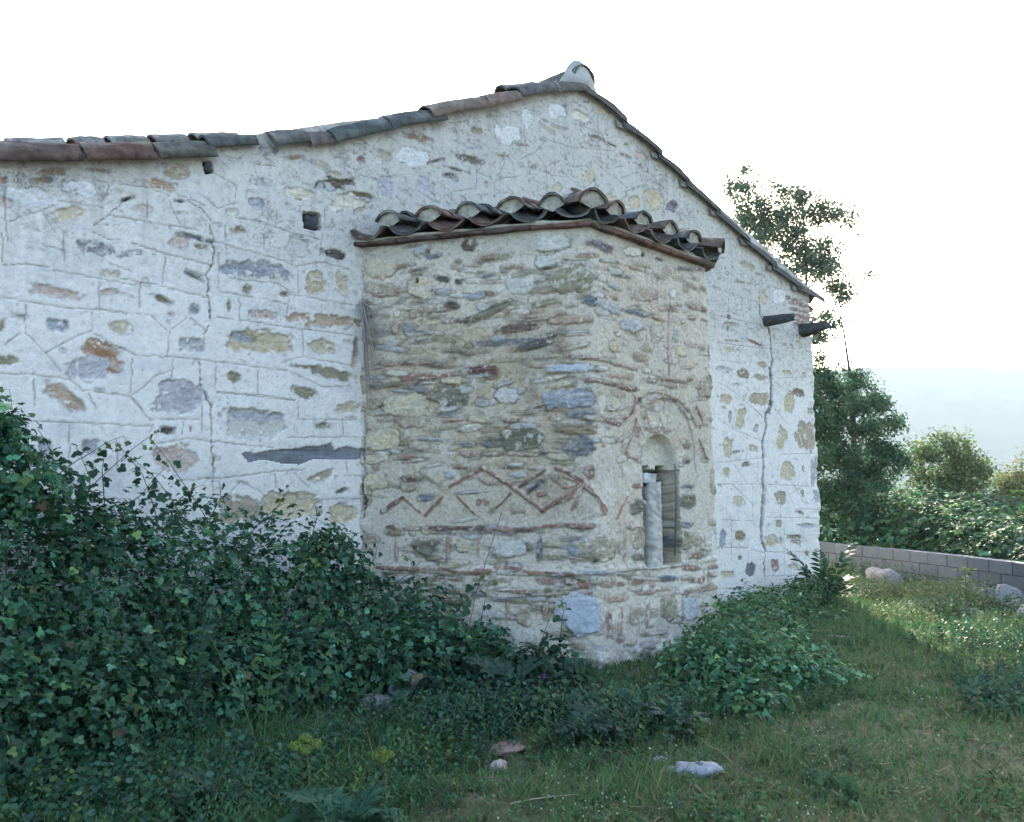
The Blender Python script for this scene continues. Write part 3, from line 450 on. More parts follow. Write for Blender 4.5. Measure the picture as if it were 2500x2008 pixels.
small_stones(A, s, z, 46, (NL + .02, NB), (NR, zt), ['grey', 'slate', 'greylt', 'brown', 'grey', 'dkolive', 'tan'], 18, .04, (.02, .06), (.02, .045))
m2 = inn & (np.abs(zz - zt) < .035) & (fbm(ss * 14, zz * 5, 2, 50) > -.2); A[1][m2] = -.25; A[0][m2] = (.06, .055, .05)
# gaps where the apse has parted from the wall
for it, wd in (('258,330 250,400 255,470', .022), ('250,560 255,640', .012), ('255,700 250,800 258,900 262,1040', .020)):
    P_ = pts_of('l', 'C', it); P_ = [np.array([max(.012, p[0]), p[1]]) for p in P_]; paint_line(A, s, z, P_, wd, (.05, .04, .035), .06, .02, 90)
for it in ('215,860 215,960 225,1060', '200,1340 205,1500'):
    P_ = [np.array([max(.012, p[0]), p[1]]) for p in pts_of('l', 'B', it)]; paint_line(A, s, z, P_, .02, (.06, .045, .04), .05, .02, 91)
ey = sm(ss, .10, .02); A[1][:] += ey * .03 * fbm(zz * 7, ss * 3, 3, 92)
Pa, Na = path_strip([(0, 0), PA, PB, PC], s, .022)
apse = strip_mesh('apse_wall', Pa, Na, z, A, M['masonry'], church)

# ------------------------------------------------------------------ timber, beams, window parts
def box_beam(mb, p, d, up_, L, wd, ht, c, seg=10, taper=0., rough=.006, seed=0, split=False):
    p = np.array(p, float); d = np.array(d, float) / np.linalg.norm(d); up_ = np.array(up_, float); up_ = up_ - d * (up_ @ d); up_ /= np.linalg.norm(up_); sd_ = np.cross(d, up_)
    r = random.Random(seed); V = []; F = []; K = 12; pr = [(-1, -1), (-.35, -1.03), (.35, -.98), (1, -1), (1.03, -.3), (.97, .35), (1, 1), (.3, 1.02), (-.3, .97), (-1, 1), (-1.02, .3), (-.97, -.35)]
    js = [(r.uniform(-1, 1) * rough, r.uniform(-1, 1) * rough) for _ in pr]; C = []
    for i in range(seg + 1):
        t = i / seg; k = 1 - taper * t ** 2
        for (a, b), (ja, jb) in zip(pr, js):
            tt = t + (r.uniform(-.06, .05) if i == seg else 0)
            V.append(p + d * L * tt + sd_ * (a * wd / 2 * k + ja + r.uniform(-1, 1) * rough * .4) + up_ * (b * ht / 2 * k + jb + r.uniform(-1, 1) * rough * .4 - (taper * ht * .2 * t)))
            C.append(np.array(c) * r.uniform(.6, 1.35))
    for i in range(seg):
        for j in range(K): F.append((i * K + j, i * K + (j + 1) % K, (i + 1) * K + (j + 1) % K, (i + 1) * K + j))
    V.append(np.mean(V[-K:], axis=0) - d * .01); C.append(np.array(c) * .7); e = len(V) - 1
    for j in range(K): F.append((seg * K + j, seg * K + (j + 1) % K, e))
    mb.add(V, F, np.array(C))
# weathered timber inside the wall, seen where the plaster has gone
lo = np.min(tm, axis=0); hi = np.max(tm, axis=0); nx, nz = 160, 26; V = []; C = []
for j in range(nz):
    for i in range(nx):
        x = lo[0] - .03 + (hi[0] - lo[0] + .035) * i / (nx - 1); zz_ = lo[1] - .02 + (hi[1] - lo[1] + .04) * j / (nz - 1)
        V.append((x, .014, zz_)); C.append((x, zz_))
V = np.array(V); gx, gz = V[:, 0], V[:, 2]; gr = fbm(gx * 2.5, gz * 90, 4, 5, .6); V[:, 1] += .004 * gr
C = np.array([.17, .18, .20]) * (1 + .55 * gr + .2 * fbm(gx * 8, gz * 8, 3, 6))[:, None]
ids = np.arange(nx * nz).reshape(nz, nx); F = np.stack([ids[:-1, :-1], ids[:-1, 1:], ids[1:, 1:], ids[1:, :-1]], -1).reshape(-1, 4)
tag(mesh('timber', V, F, M['wood'], np.clip(C, .02, .4), church), 'bare grey timber showing through the plaster')
mb = MB(); c = np.mean(be, axis=0); box_beam(mb, (c[0], .22, c[1] - .012), (0, -1, 0), (0, 0, 1), .215, .115, .12, (.06, .065, .075), 4, 0, .004, 3); mb.build('beam_end', M['wood'], church)
mb = MB(); c = np.mean(be2, axis=0); box_beam(mb, (c[0], .1, c[1]), (0, -1, 0), (.1, 0, 1), .10, .05, .075, (.07, .075, .085), 3, 0, .002, 4); mb.build('beam_end', M['wood'], church)
def beam(px0, py0, px1, py1, wd, ht, seed, sp):
    a = hit(px0, py0, (0, 0, 0), np.array([0, 1., 0])); best = None
    for L in np.arange(.2, 1.2, .01):                                   # length that reaches the tip seen in the photo
        q = a + np.array([0, -L, 0]); dv = q - CAM; x = 1250 + FPX * (dv @ CR) / (dv @ CF)
        if best is None or abs(x - px1) < best[0]: best = (abs(x - px1), L)
    mb = MB(); L = best[1]; box_beam(mb, a + np.array([0, .3, 0]), (0, -1, .02), (0, 0, 1), L + .3, wd, ht, (.055, .058, .062), 14, .35, .010, seed)
    if sp: box_beam(mb, a + np.array([.03, .1, -ht * .55]), (0.05, -1, .10), (0, 0, 1), L * .8, wd * .6, ht * .4, (.06, .055, .05), 8, .3, .008, seed + 1)
    return mb.build('beam', M['wood'], church)
beam(1868, 786, 1935, 765, .13, .17, 5, False); beam(1955, 806, 2024, 806, .17, .17, 8, True)
# window: marble mullion with a capital, thin metal bar
yw = PA[1]
def on_m(x, y, out): p = sz('m', 'E', x, y); return np.array([PA[0] + p[0] - LA, yw - out, p[1]])
mb = MB(); a = on_m(505, 1215, 0); b = on_m(497, 690, 0); mw = (on_m(530, 900, 0) - on_m(480, 900, 0))[0]
box_beam(mb, a + np.array([0, .09, 0]), (b - a), (0, -1, 0), np.linalg.norm(b - a), mw * 1.35, .20, (.40, .385, .35), 26, .05, .007, 12)
box_beam(mb, on_m(470, 690, -.10), (.02, 0, 1), (0, -1, 0), .09, mw * 1.7, .15, (.44, .44, .44), 4, -.1, .012, 13)
tag(mb.build('mullion', M['rock'], church), 'pale marble window mullion')
mb = MB(); tube(mb, [on_m(612, 575, .0), on_m(618, 800, .012), on_m(612, 1130, .0)], [.008, .014, .009], (.3, .3, .3), 6); tag(mb.build('window_bar', M['metal'], church), 'thin grey metal bar')

# ------------------------------------------------------------------ tiles
TC = [(.125, .085, .068), (.085, .08, .072), (.07, .075, .072), (.15, .088, .065), (.08, .088, .09)]
def barrel(mb, a, b, up_, r0, r1, th=.016, arc=math.pi * .92, bow=0., flip=False, c=(.1, .1, .1), seed=0, n=9, fill=None, lich=.35):
    """half-round tile from a to b; flip: trough; fill: mortar plug colour at the b end"""
    a = np.array(a, float); b = np.array(b, float); d = b - a; L = np.linalg.norm(d); d /= L; u = np.array(up_, float); u = u - d * (u @ d); u /= np.linalg.norm(u); w_ = np.cross(d, u)
    if flip: u = -u
    r = random.Random(seed); NS_ = 7; V = []; C = []; F = []; ph = r.uniform(0, 50)
    for layer in (0, 1):
        for i in range(NS_):
            t = i / (NS_ - 1); rr = (r0 + (r1 - r0) * t) - layer * th; off = bow * (1 - (2 * t - 1) ** 2)
            for j in range(n):
                q = -arc / 2 + arc * j / (n - 1); wob = .006 * math.sin(5 * t + 3 * q + ph) + .012 * (vn(np.array([t * 7 + ph]), np.array([q * 3.]), seed + 5)[0] - .5) * rr / .12
                V.append(a + d * L * t + w_ * math.sin(q) * (rr + wob) + u * (math.cos(q) * (rr + wob) + off * (-1 if flip else 1)))
                lc = vn(np.array([t * 4 + ph]), np.array([q * 2.]), seed)[0]; k = min(1, max(0, (lc - .55) * 4)) * lich * (max(0, math.cos(q)) if not flip else .6)
                C.append(np.array(c) * r.uniform(.8, 1.2) * (1 - k) + np.array([.34, .35, .31]) * k)
    g = lambda l, i, j: l * NS_ * n + i * n + j
    for i in range(NS_ - 1):
        for j in range(n - 1):
            F.append((g(0, i, j), g(0, i, j + 1), g(0, i + 1, j + 1), g(0, i + 1, j))); F.append((g(1, i, j), g(1, i + 1, j), g(1, i + 1, j + 1), g(1, i, j + 1)))
        for j in (0, n - 1): F.append((g(0, i, j), g(0, i + 1, j), g(1, i + 1, j), g(1, i, j)))
    for i in (0, NS_ - 1):
        for j in range(n - 1): F.append((g(0, i, j), g(1, i, j), g(1, i, j + 1), g(0, i, j + 1)))
    mb.add(V, F, np.array(C))
    if fill is not None:
        e = b - d * .03; V = [e + u * (-.02)]; C = []
        for j in range(n):
            q = -arc / 2 + arc * j / (n - 1); V.append(e + w_ * math.sin(q) * (r1 - th) + u * math.cos(q) * (r1 - th) + d * r.uniform(-.008, .008))
        V = np.array(V); V0 = V - d * .08; VV = np.concatenate([V, V0]); m_ = len(V)
        FF = [(0, j, j + 1) for j in range(1, m_ - 1)]; mb.add(VV, FF, fill)
# verge of the gable: tile bands (upper end x,y -> lower end x,y of the lower edge of each band, photo 2156 scale)
DS = 1.1596
mb = MB(); V1 = [  # left slope, from the ridge down
 (1235, 187, 1172, 188), (1178, 190, 1095, 197), (1105, 208, 1028, 218), (1030, 220, 908, 240), (940, 250, 820, 262), (838, 270, 703, 293), (713, 297, 652, 300), (650, 296, 576, 300)]
def vp(x, y, off): p = hit(x * DS, y * DS, (0, -.05, 0), np.array([0, 1., 0])); return p + np.array([0, off, 0])
for i, (x0, y0, x1, y1) in enumerate(V1):
    a = vp(x0, y0 + 3, .10); b = vp(x1, y1 + 4, .10); up_ = (0, -.15, 1)
    barrel(mb, a + (0, 0, .012 * (i % 3)), b + (0, 0, -.01), up_, .125 + .01 * (i % 2), .145, .018, math.pi, .006, c=[(.10, .085, .075), (.08, .08, .075), (.17, .12, .095), (.15, .11, .085), (.075, .08, .08), (.07, .08, .078), (.13, .11, .10), (.10, .10, .09)][i], seed=i, n=13, lich=.5)
for i, (x0, y0, x1, y1, hh) in enumerate([(455, 331, 332, 333, .155), (328, 338, 178, 337, .165), (172, 341, -10, 339, .165), (-12, 336, -150, 330, .145), (545, 305, 440, 308, .12)]):
    a = vp(x0, y0 - 2, .11); b = vp(x1, y1, .11)
    barrel(mb, a, b, (0, -.1, 1), hh - .005, hh, .02, math.pi, .003, c=[(.085, .078, .065), (.115, .068, .052), (.095, .065, .052), (.08, .08, .07), (.08, .085, .078)][i], seed=i + 20, n=13, lich=.35)
for i, (x0, y0, x1, y1) in enumerate([(165, 308, 48, 308), (250, 306, 185, 303), (345, 303, 262, 300), (430, 300, 357, 296), (540, 296, 445, 292), (620, 293, 580, 297), (700, 286, 655, 292), (830, 262, 740, 276), (1170, 182, 1100, 187)]):
    a = vp(x0, y0, .36); b = vp(x1, y1, .36); barrel(mb, a + (0, 0, .05), b + (0, 0, .03), (0, 0, 1), .12, .13, .018, math.pi, 0, c=(.17, .165, .15), seed=i + 40, n=11, lich=.9)
for i, (x0, y0, x1, y1) in enumerate([(1230, 192, 1318, 258), (1310, 264, 1390, 325), (1383, 328, 1450, 386), (1443, 388, 1512, 446), (1505, 448, 1574, 508), (1568, 510, 1632, 562), (1624, 564, 1684, 606), (1676, 606, 1733, 636)]):
    a = vp(x0, y0 + 2, .10); b = vp(x1, y1 + 2, .10); barrel(mb, a, b, (0, -.1, 1), .135, .145, .02, math.pi, .035 if i < 2 else .02, c=[(.085, .08, .075), (.07, .075, .07), (.075, .078, .07), (.09, .088, .08)][i % 4], seed=i + 60, n=13, lich=.25)
    # pan tile end peeping out below each joint
    if i: barrel(mb, a + (-.10, .02, -.02), a + (.04, .02, -.02), (0, -.1, 1), .125, .125, .02, math.pi, 0, c=(.22, .2, .17), seed=i + 80, n=11, lich=.8)
mb.build('verge_tiles', M['tile'], church)
# ridge tile end with its lump of mortar
mb = MB(); rp = np.array([3.42, -.02, 6.72]); barrel(mb, rp + (0, 1.2, .06), rp + (0, .02, .02), (0, 0, 1), .17, .2, .02, math.pi, .02, c=(.12, .12, .11), seed=3, n=13, lich=.8)
V = []; C = []; F = []; nr, nc = 9, 16
for i in range(nr):
    t = i / (nr - 1)
    for j in range(nc):
        q = 2 * math.pi * j / nc; R_ = (.27 * (1 - t) ** .8 + .075 * t ** .3) * (1 + .12 * math.sin(3 * q + 2) * (1 - t)); V.append((rp[0] + R_ * math.cos(q) + .015 * t, rp[1] + .17 + .8 * R_ * math.sin(q), rp[2] - .09 + .40 * t)); C.append(np.array([.42, .42, .38]) * rnd.uniform(.75, 1.1))
for i in range(nr - 1):
    for j in range(nc): F.append((i * nc + j, i * nc + (j + 1) % nc, (i + 1) * nc + (j + 1) % nc, (i + 1) * nc + j))
F.append(tuple(range((nr - 1) * nc, nr * nc))); mb.add(V, F, np.array(C)); mb.build('ridge_cap', M['masonry'], church)
# main roof: two rows of waves behind the verge
def slope_grid(x0, z0, x1, z1, nm):
    ys = np.arange(.12, YB + .3, .03); ts = np.linspace(0, 1, 44); Y, T = np.meshgrid(ys, ts)
    X = x0 + (x1 - x0) * T; Zb = z0 + (z1 - z0) * T; wv = np.abs(np.sin(Y * math.pi / .34)) ** .8 * .09; stp = ((T * 16) % 1) * .02
    Z = Zb + wv + stp - .06 - .10 * sm(Y, .5, .1); V = np.stack([X, Y, Z], -1).reshape(-1, 3); h_, w_ = Y.shape; ids = np.arange(h_ * w_).reshape(h_, w_)
    F = np.stack([ids[:-1, :-1], ids[:-1, 1:], ids[1:, 1:], ids[1:, :-1]], -1).reshape(-1, 4); n = fbm(Y * 3, T * 30, 3, 7).reshape(-1, 1)
    return V, F, np.array([.13, .10, .08]) * (1 + .5 * n)
mb = MB()
for a in ((3.39, 6.64, -1.2, 4.72), (-1.2, 4.72, -6.8, 2.62), (3.39, 6.64, 9.5, 4.62)): V, F, C = slope_grid(*a, ''); mb.add(V, F, C)
mb.build('roof', M['tile'], church)

# apse roof: eave of pans and covers, cornice, mortar
EZ = 4.10; AP = np.array([2.07, 0, 4.62]); OUT = .15
def off_poly(o):
    n1 = np.array([-S3, -.5]); n2 = np.array([0, -1.]); n3 = np.array([math.cos(rad(-28)), math.sin(rad(-28))]); d3 = (PC - PB)[:2]; n3 = np.array([-d3[1], d3[0]]) * -1; n3 /= np.linalg.norm(n3)
    if n3[0] < 0: n3 = -n3
    def inter(p, n, q, m): return np.linalg.solve(np.array([n, m]), np.array([n @ p, m @ q]))
    A2, B2, C2 = PA[:2], PB[:2], PC[:2]; a = inter(A2 + n1 * o, n1, np.array([0, 0.]), np.array([0, 1.])); b = inter(A2 + n1 * o, n1, A2 + n2 * o, n2); c = inter(B2 + n2 * o, n2, B2 + n3 * o, n3); d = inter(B2 + n3 * o, n3, np.array([0, 0.]), np.array([0, 1.]))
    return [a, b, c, d], (n1, n2, n3)
PO, NO = off_poly(OUT)
tiles = MB(); k_ = 0
def SG(f, t): t = min(max(t, 0), 1); return (-.02 * max(0, (t - .7) / .3), -.02 - .08 * t, -.10)[f]
for f in range(3):
    a, b = PO[f], PO[f + 1]; d = (b - a); L = np.linalg.norm(d); d /= L; n = NO[f]; cnt = (6, 5, 5)[f]; pitch = L / cnt; rise = (AP[2] - EZ) / 2.11; back = -n
    for r_ in range(5):
        for i in range(cnt + 1):
            if r_ and (i == 0 or i == cnt): continue
            for kind in (0, 1):                                             # pan, cover
                q = (i + .5) * pitch if kind == 0 else i * pitch
                if kind == 0 and i == cnt: continue
                if kind == 1 and ((i == 0 and f > 0) or i == cnt): continue
                st = r_ * .38 + (0 if kind == 0 else .09) + rnd.uniform(-.015, .015); q += rnd.uniform(-.015, .015)
                p = a + d * q + back * st; p2 = a + d * q + back * (st + .46)
                # keep inside the hips
                lim = min(q, L - q) * math.tan(rad(60)) + .12 if f == 1 else (min(L - q, 9) * math.tan(rad(60)) + .12)
                if st > lim or p[1] > -.05 or st > 1.9: continue
                if p2[1] > .12: p2 = p + (p2 - p) * .6
                za = EZ + rise * st + SG(f, q / L); zb = EZ + rise * (st + .46) + SG(f, q / L)
                if kind == 0: barrel(tiles, (p2[0], p2[1], zb + .125), (p[0], p[1], za + .115 + rnd.uniform(-.012, .012)), (0, 0, 1), .19, pitch * .52, .024, math.pi * .62, 0, True, TC[k_ % 5], k_, 11, None, .4)
                else: barrel(tiles, (p2[0], p2[1], zb - .005), (p[0], p[1], za + .005 + rnd.uniform(-.012, .012)), (0, 0, 1), .125, .145, .022, math.pi * .8, 0, False, TC[(k_ * 3 + 1) % 5], k_, 11, (.40, .385, .33) if r_ == 0 else None, .6)
                k_ += 1
for hi_, hc in enumerate((PO[1], PO[2])):                                                     # hip tiles
    dirh = AP[:2] - hc; dirh = dirh / np.linalg.norm(dirh); rise = (AP[2] - EZ) / np.linalg.norm(AP[:2] - hc)
    for i in range(5):
        st = .02 + i * .38; p = hc + dirh * st; p2 = hc + dirh * (st + .46)
        barrel(tiles, (p2[0], p2[1], EZ + rise * (st + .46) - .02 - .08 * hi_), (p[0], p[1], EZ + rise * st - .02 - .08 * hi_), (0, 0, 1), .14, .155, .024, math.pi * .85, 0, False, TC[(i * 2) % 5], 200 + i, 11, (.40, .385, .33) if i == 0 else None, .6)
# bedding under the tiles
V = [(*PO[0], EZ), (*PO[1], EZ), (*PO[2], EZ), (*PO[3], EZ), tuple(AP)]; Vm = []
Pi, _ = off_poly(OUT - .10)
def _sg(): pass
aroof = tiles.build('apse_roof', M['tile'], church)
def SAG(f, t): return (-.02 * sm(t, .7, 1.), -.02 - .08 * t, -.10)[f]
def sweep(prof, nm, mat, cfun, parent, rough=.004, step=.03, seed=0, gaps=None):
    mb = MB(); polys = [(off_poly(o)[0], zz_) for o, zz_ in prof]; V = []; C = []; F = []; K = len(prof); cnt = 0
    for f in range(3):
        L = np.linalg.norm(polys[0][0][f + 1] - polys[0][0][f]); n = int(L / step)
        for i in range(n + 1):
            t = i / n
            for k, (pl, zz_) in enumerate(polys):
                p = pl[f] * (1 - t) + pl[f + 1] * t; nn = NO[f]; j = rough * (2 * vn(np.array([f * 50 + t * L * 9]), np.array([k * 3.]), seed)[0] - 1)
                zj = rough * 1.2 * (2 * vn(np.array([f * 50 + t * L * 5]), np.array([k * 3. + 9]), seed)[0] - 1)
                V.append((p[0] + nn[0] * j, p[1] + nn[1] * j, zz_ + zj + SAG(f, t))); C.append(cfun(f, t * L, k))
            if i:
                for k in range(K - 1): b = cnt; F.append((b - K + k, b + k, b + k + 1, b - K + k + 1))
            cnt += K
    mb.add(V, F, np.array(C)); return mb.build(nm, mat, parent)
cm = lambda f, q, k: np.array([.42, .40, .33]) * (1 + .25 * float(fbm(np.array([q * 9 + f * 7]), np.array([k * 1.]), 3, 3)[0]))
sweep([(-.02, 3.975), (.045, 3.985), (.060, 3.997), (.075, 4.010), (.0, 4.03), (-.2, 4.08), (-.9, 4.24)], 'eave_mortar', M['masonry'], cm, aroof, .010, .02, 4)
def cc_(f, q, k):
    t = int(q / .42 + f * 3.3); r = random.Random(t * 7 + 1); b = [(.16, .085, .065), (.10, .07, .06), (.19, .10, .075), (.085, .075, .065)][r.randrange(4)]
    g = .35 if abs((q / .42 + f * 3.3) % 1) < .05 else 1; return np.array(b) * g * (1 + .3 * float(fbm(np.array([q * 14.]), np.array([k * 1.]), 2, 3)[0]))
sweep([(-.02, 3.955), (.058, 3.957), (.064, 3.962), (.064, 3.990), (.056, 3.996), (-.02, 3.999)], 'cornice', M['tile'], cc_, church, .006, .02, 7)

exec_marker = None
# ------------------------------------------------------------------ ground, hills, haze
def XZ(x, y): dx = x - CAM[0]; dy = y - CAM[1]; return dx * RH[0] + dy * RH[1], dx * FH[0] + dy * FH[1]
def gz(x, y):
    x = np.asarray(x, float); y = np.asarray(y, float); X, Z = XZ(x, y)
    z = -.26 * sm(x, 3.5, 9.5) + .035 * fbm(x * .9, y * .9, 3, 301) + .012 * fbm(x * 5, y * 5, 3, 302)
    z = z + .05 * sm(np.hypot(x - 2, y + 3.2), 1.6, .2)
    r = np.hypot(X, Z); return z - 13 * sm(r, 24, 170) - 22 * sm(r, 150, 420) + 1.5 * fbm(x * .02, y * .02, 3, 303) * sm(r, 30, 120)
def gz1(x, y): return float(gz(np.array([x]), np.array([y]))[0])
rr = np.concatenate([[0.01], np.geomspace(.6, 30, 240), np.geomspace(31, 2600, 70)]); ang = np.concatenate([np.linspace(-45, 45, 420), np.linspace(46, 314, 134)]) 
A_, R_ = np.meshgrid(np.radians(ang), rr); X_ = R_ * np.sin(A_); Z_ = R_ * np.cos(A_)
gx = CAM[0] + X_ * RH[0] + Z_ * FH[0]; gy = CAM[1] + X_ * RH[1] + Z_ * FH[1]; gzz = gz(gx, gy)
n1 = fbm(gx * 1.2, gy * 1.2, 4, 311); n2 = fbm(gx * 7, gy * 7, 4, 312)
t = sm(n1 + .4 * n2, -.25, .35)[..., None]; C = np.array([.125, .10, .065]) * (1 - t) + np.array([.075, .085, .04]) * t; C = C * (1 + .4 * n2)[..., None]
far = sm(R_, 30, 80)[..., None]; C = C * (1 - far) + np.array([.04, .055, .03]) * far
h_, w_ = gx.shape; ids = np.arange(h_ * w_).reshape(h_, w_); nx_ = np.roll(ids, -1, axis=1); F = np.stack([ids[:-1], ids[1:], nx_[1:], nx_[:-1]], -1).reshape(-1, 4)
tag(mesh('ground', np.stack([gx, gy, gzz], -1).reshape(-1, 3), F, M['soil'], np.clip(C.reshape(-1, 3), .01, .3)), kind='structure')
xs = np.linspace(-500, 1500, 200); zs = np.linspace(320, 1250, 110); X_, Z_ = np.meshgrid(xs, zs)
q = X_ / Z_; pf = .62 + .38 * np.exp(-((q - .46) / .36) ** 2) + .012 * fbm(X_ * .011, X_ * 0, 4, 320)
hh = -36 + (pf * 134 + 2.0 * fbm(X_ * .012, Z_ * .004, 3, 321)) * np.where(Z_ < 730, np.clip((Z_ - 500) / 230, 0, 1), 1 - np.clip((Z_ - 730) / 900, 0, 1))
V = np.stack([CAM[0] + X_ * RH[0] + Z_ * FH[0], CAM[1] + X_ * RH[1] + Z_ * FH[1], hh], -1).reshape(-1, 3); h_, w_ = X_.shape; ids = np.arange(h_ * w_).reshape(h_, w_)
F = np.stack([ids[:-1, :-1], ids[1:, :-1], ids[1:, 1:], ids[:-1, 1:]], -1).reshape(-1, 4)
n = fbm(X_ * .06, Z_ * .06, 5, 323, .7).reshape(-1, 1); tag(mesh('hills', V, F, M['hill'], np.clip(np.array([.05, .062, .05]) * (1 + .35 * n), .01, .3)), kind='structure')
HAZE = .00029
if HAZE:
    hm = bpy.data.materials.new('haze'); hm.use_nodes = True; t = hm.node_tree; t.nodes.clear(); pv = t.nodes.new('ShaderNodeVolumePrincipled'); pv.inputs['Color'].default_value = (.66, .84, 1, 1)
    pv.inputs['Density'].default_value = HAZE; pv.inputs['Anisotropy'].default_value = .3; o_ = t.nodes.new('ShaderNodeOutputMaterial'); t.links.new(pv.outputs[0], o_.inputs['Volume'])
    c = W(0, 0); hx, hy, z0, z1 = 2700, 2700, -45., 104.
    V = [(c[0] + a * hx, c[1] + b * hy, z_) for z_ in (z0, z1) for a, b in ((-1, -1), (1, -1), (1, 1), (-1, 1))]
    hz = mesh('haze', V, [(3, 2, 1, 0), (4, 5, 6, 7), (0, 1, 5, 4), (1, 2, 6, 5), (2, 3, 7, 6), (3, 0, 4, 7)], hm, None, None, False); tag(hz, kind='stuff')

# ------------------------------------------------------------------ foliage
def norm(v): return v / (np.linalg.norm(v, axis=-1, keepdims=True) + 1e-9)
T_ROUND = (np.array([(0, 0, 0), (.30, .10, .03), (.50, .42, .05), (.34, .80, .0), (0, 1.02, -.10), (-.34, .80, .0), (-.50, .42, .05), (-.30, .10, .03), (0, .5, -.05)]), np.array([(8, 0, 1), (8, 1, 2), (8, 2, 3), (8, 3, 4), (8, 4, 5), (8, 5, 6), (8, 6, 7), (8, 7, 0)]))
T_SER = (np.array([(0, 0, 0), (.24, .05, .02), (.38, .18, .04), (.50, .34, .03), (.50, .50, .04), (.43, .68, .02), (.26, .84, .0), (0, 1.02, -.12), (-.26, .84, 0), (-.43, .68, .02), (-.50, .50, .04), (-.50, .34, .03), (-.38, .18, .04), (-.24, .05, .02), (0, .45, -.06)]), np.array([(14, i, (i + 1) % 14) for i in range(14)]))
T_DIA = (np.array([(0, 0, 0), (.32, .45, .08), (0, 1, 0), (-.32, .45, .08), (0, .5, -.04)]), np.array([(4, 0, 1), (4, 1, 2), (4, 2, 3), (4, 3, 0)]))
T_LANCE = (np.array([(0, 0, 0), (.11, .3, .02), (.09, .65, -.02), (0, 1, -.16), (-.09, .65, -.02), (-.11, .3, .02)]), np.array([(0, 1, 5), (1, 2, 5), (2, 4, 5), (2, 3, 4)]))
T_BLADE = (np.array([(-.5, 0, 0), (.5, 0, 0), (.32, .5, .05), (-.32, .5, .05), (0, 1, .22)]), np.array([(0, 1, 2), (0, 2, 3), (3, 2, 4)]))
def inst(T, P, D, Nn, S, C, wd=None, jag=0.):
    """copies of leaf T at P, pointing along D, facing Nn, size S (n,), colour C (n,3)"""
    tv, tf = T; D = norm(D); X = norm(np.cross(D, Nn)); Z = np.cross(X, D); wd = np.ones(len(P)) if wd is None else wd
    loc = np.tile(tv, (len(P), 1, 1)); loc[:, :, 0] *= wd[:, None]
    V = P[:, None] + S[:, None, None] * (loc[:, :, :1] * X[:, None] + loc[:, :, 1:2] * D[:, None] + loc[:, :, 2:] * Z[:, None])
    F = tf[None] + (np.arange(len(P)) * len(tv))[:, None, None]
    Cc = np.repeat(C, len(tv), axis=0)
    return V.reshape(-1, 3), F.reshape(-1, 3), Cc
class LB:
    def __init__(s): s.V = []; s.F = []; s.C = []; s.n = 0
    def add(s, VFC):
        V, F, C = VFC; s.V.append(V); s.F.append(F + s.n); s.C.append(C); s.n += len(V)
    def build(s, name, mat, parent=None, loc=None): return mesh(name, np.concatenate(s.V), np.concatenate(s.F), mat, np.clip(np.concatenate(s.C), .004, .8), parent, False, loc)
def leafcol(n, base, var=.35, young=0., seed=0):
    r = np.random.RandomState(seed); b = np.array(base) * (1 + var * (r.rand(n, 1) * 2 - 1)); b[:, 0] *= 1 + .35 * (r.rand(n) * 2 - 1); b[:, 2] *= 1 + .3 * (r.rand(n) * 2 - 1)
    if young: m = r.rand(n) < young; b[m] = np.array([.085, .145, .045]) * (1 + .3 * (r.rand(m.sum(), 1) * 2 - 1))
    return b
apoly = [np.array([0., 0.]), PA[:2], PB[:2], PC[:2]]
def inside_build(P, mar=.03):
    x, y = P[:, 0], P[:, 1]; a = (y > -mar) & (x < 9.12 + mar) & (x > -6.6)
    n1 = np.array([-S3, -.5]); d3 = (PC - PB)[:2]; n3 = np.array([d3[1], -d3[0]]); n3 = n3 / np.linalg.norm(n3); n3 = n3 if n3[0] > 0 else -n3
    b = ((P[:, :2] @ n1) < mar) & (y > PA[1] - mar) & (((P[:, :2] - PB[:2]) @ n3) < mar) & (y <= 0); return a | b
def rdir(r, n): return norm(r.randn(n, 3))
def blob_points(blobs, n, r, shell=(.78, 1.06), lump=.22, deep=.72, seed=0):
    B = np.array(blobs, float); wgt = (B[:, 3] * B[:, 4] + B[:, 4] * B[:, 5] + B[:, 3] * B[:, 5]); k = r.choice(len(B), n, p=wgt / wgt.sum())
    d = rdir(r, n); lf = 1 + 1.5 * lump * fbm(d[:, 0] * 3.2 + k * 7 + d[:, 2], d[:, 1] * 3.2 + 2.7 * d[:, 2], 3, seed); t = r.uniform(*shell, n) * lf
    P = B[k, :3] + d * B[k, 3:] * t[:, None]; out = norm(d / B[k, 3:]); ok = P[:, 2] > gz(P[:, 0], P[:, 1]) + .01; ok &= ~inside_build(P)
    for b in B: ok &= (np.sum(((P - b[:3]) / b[3:]) ** 2, axis=1) > deep ** 2)
    return P[ok], out[ok]
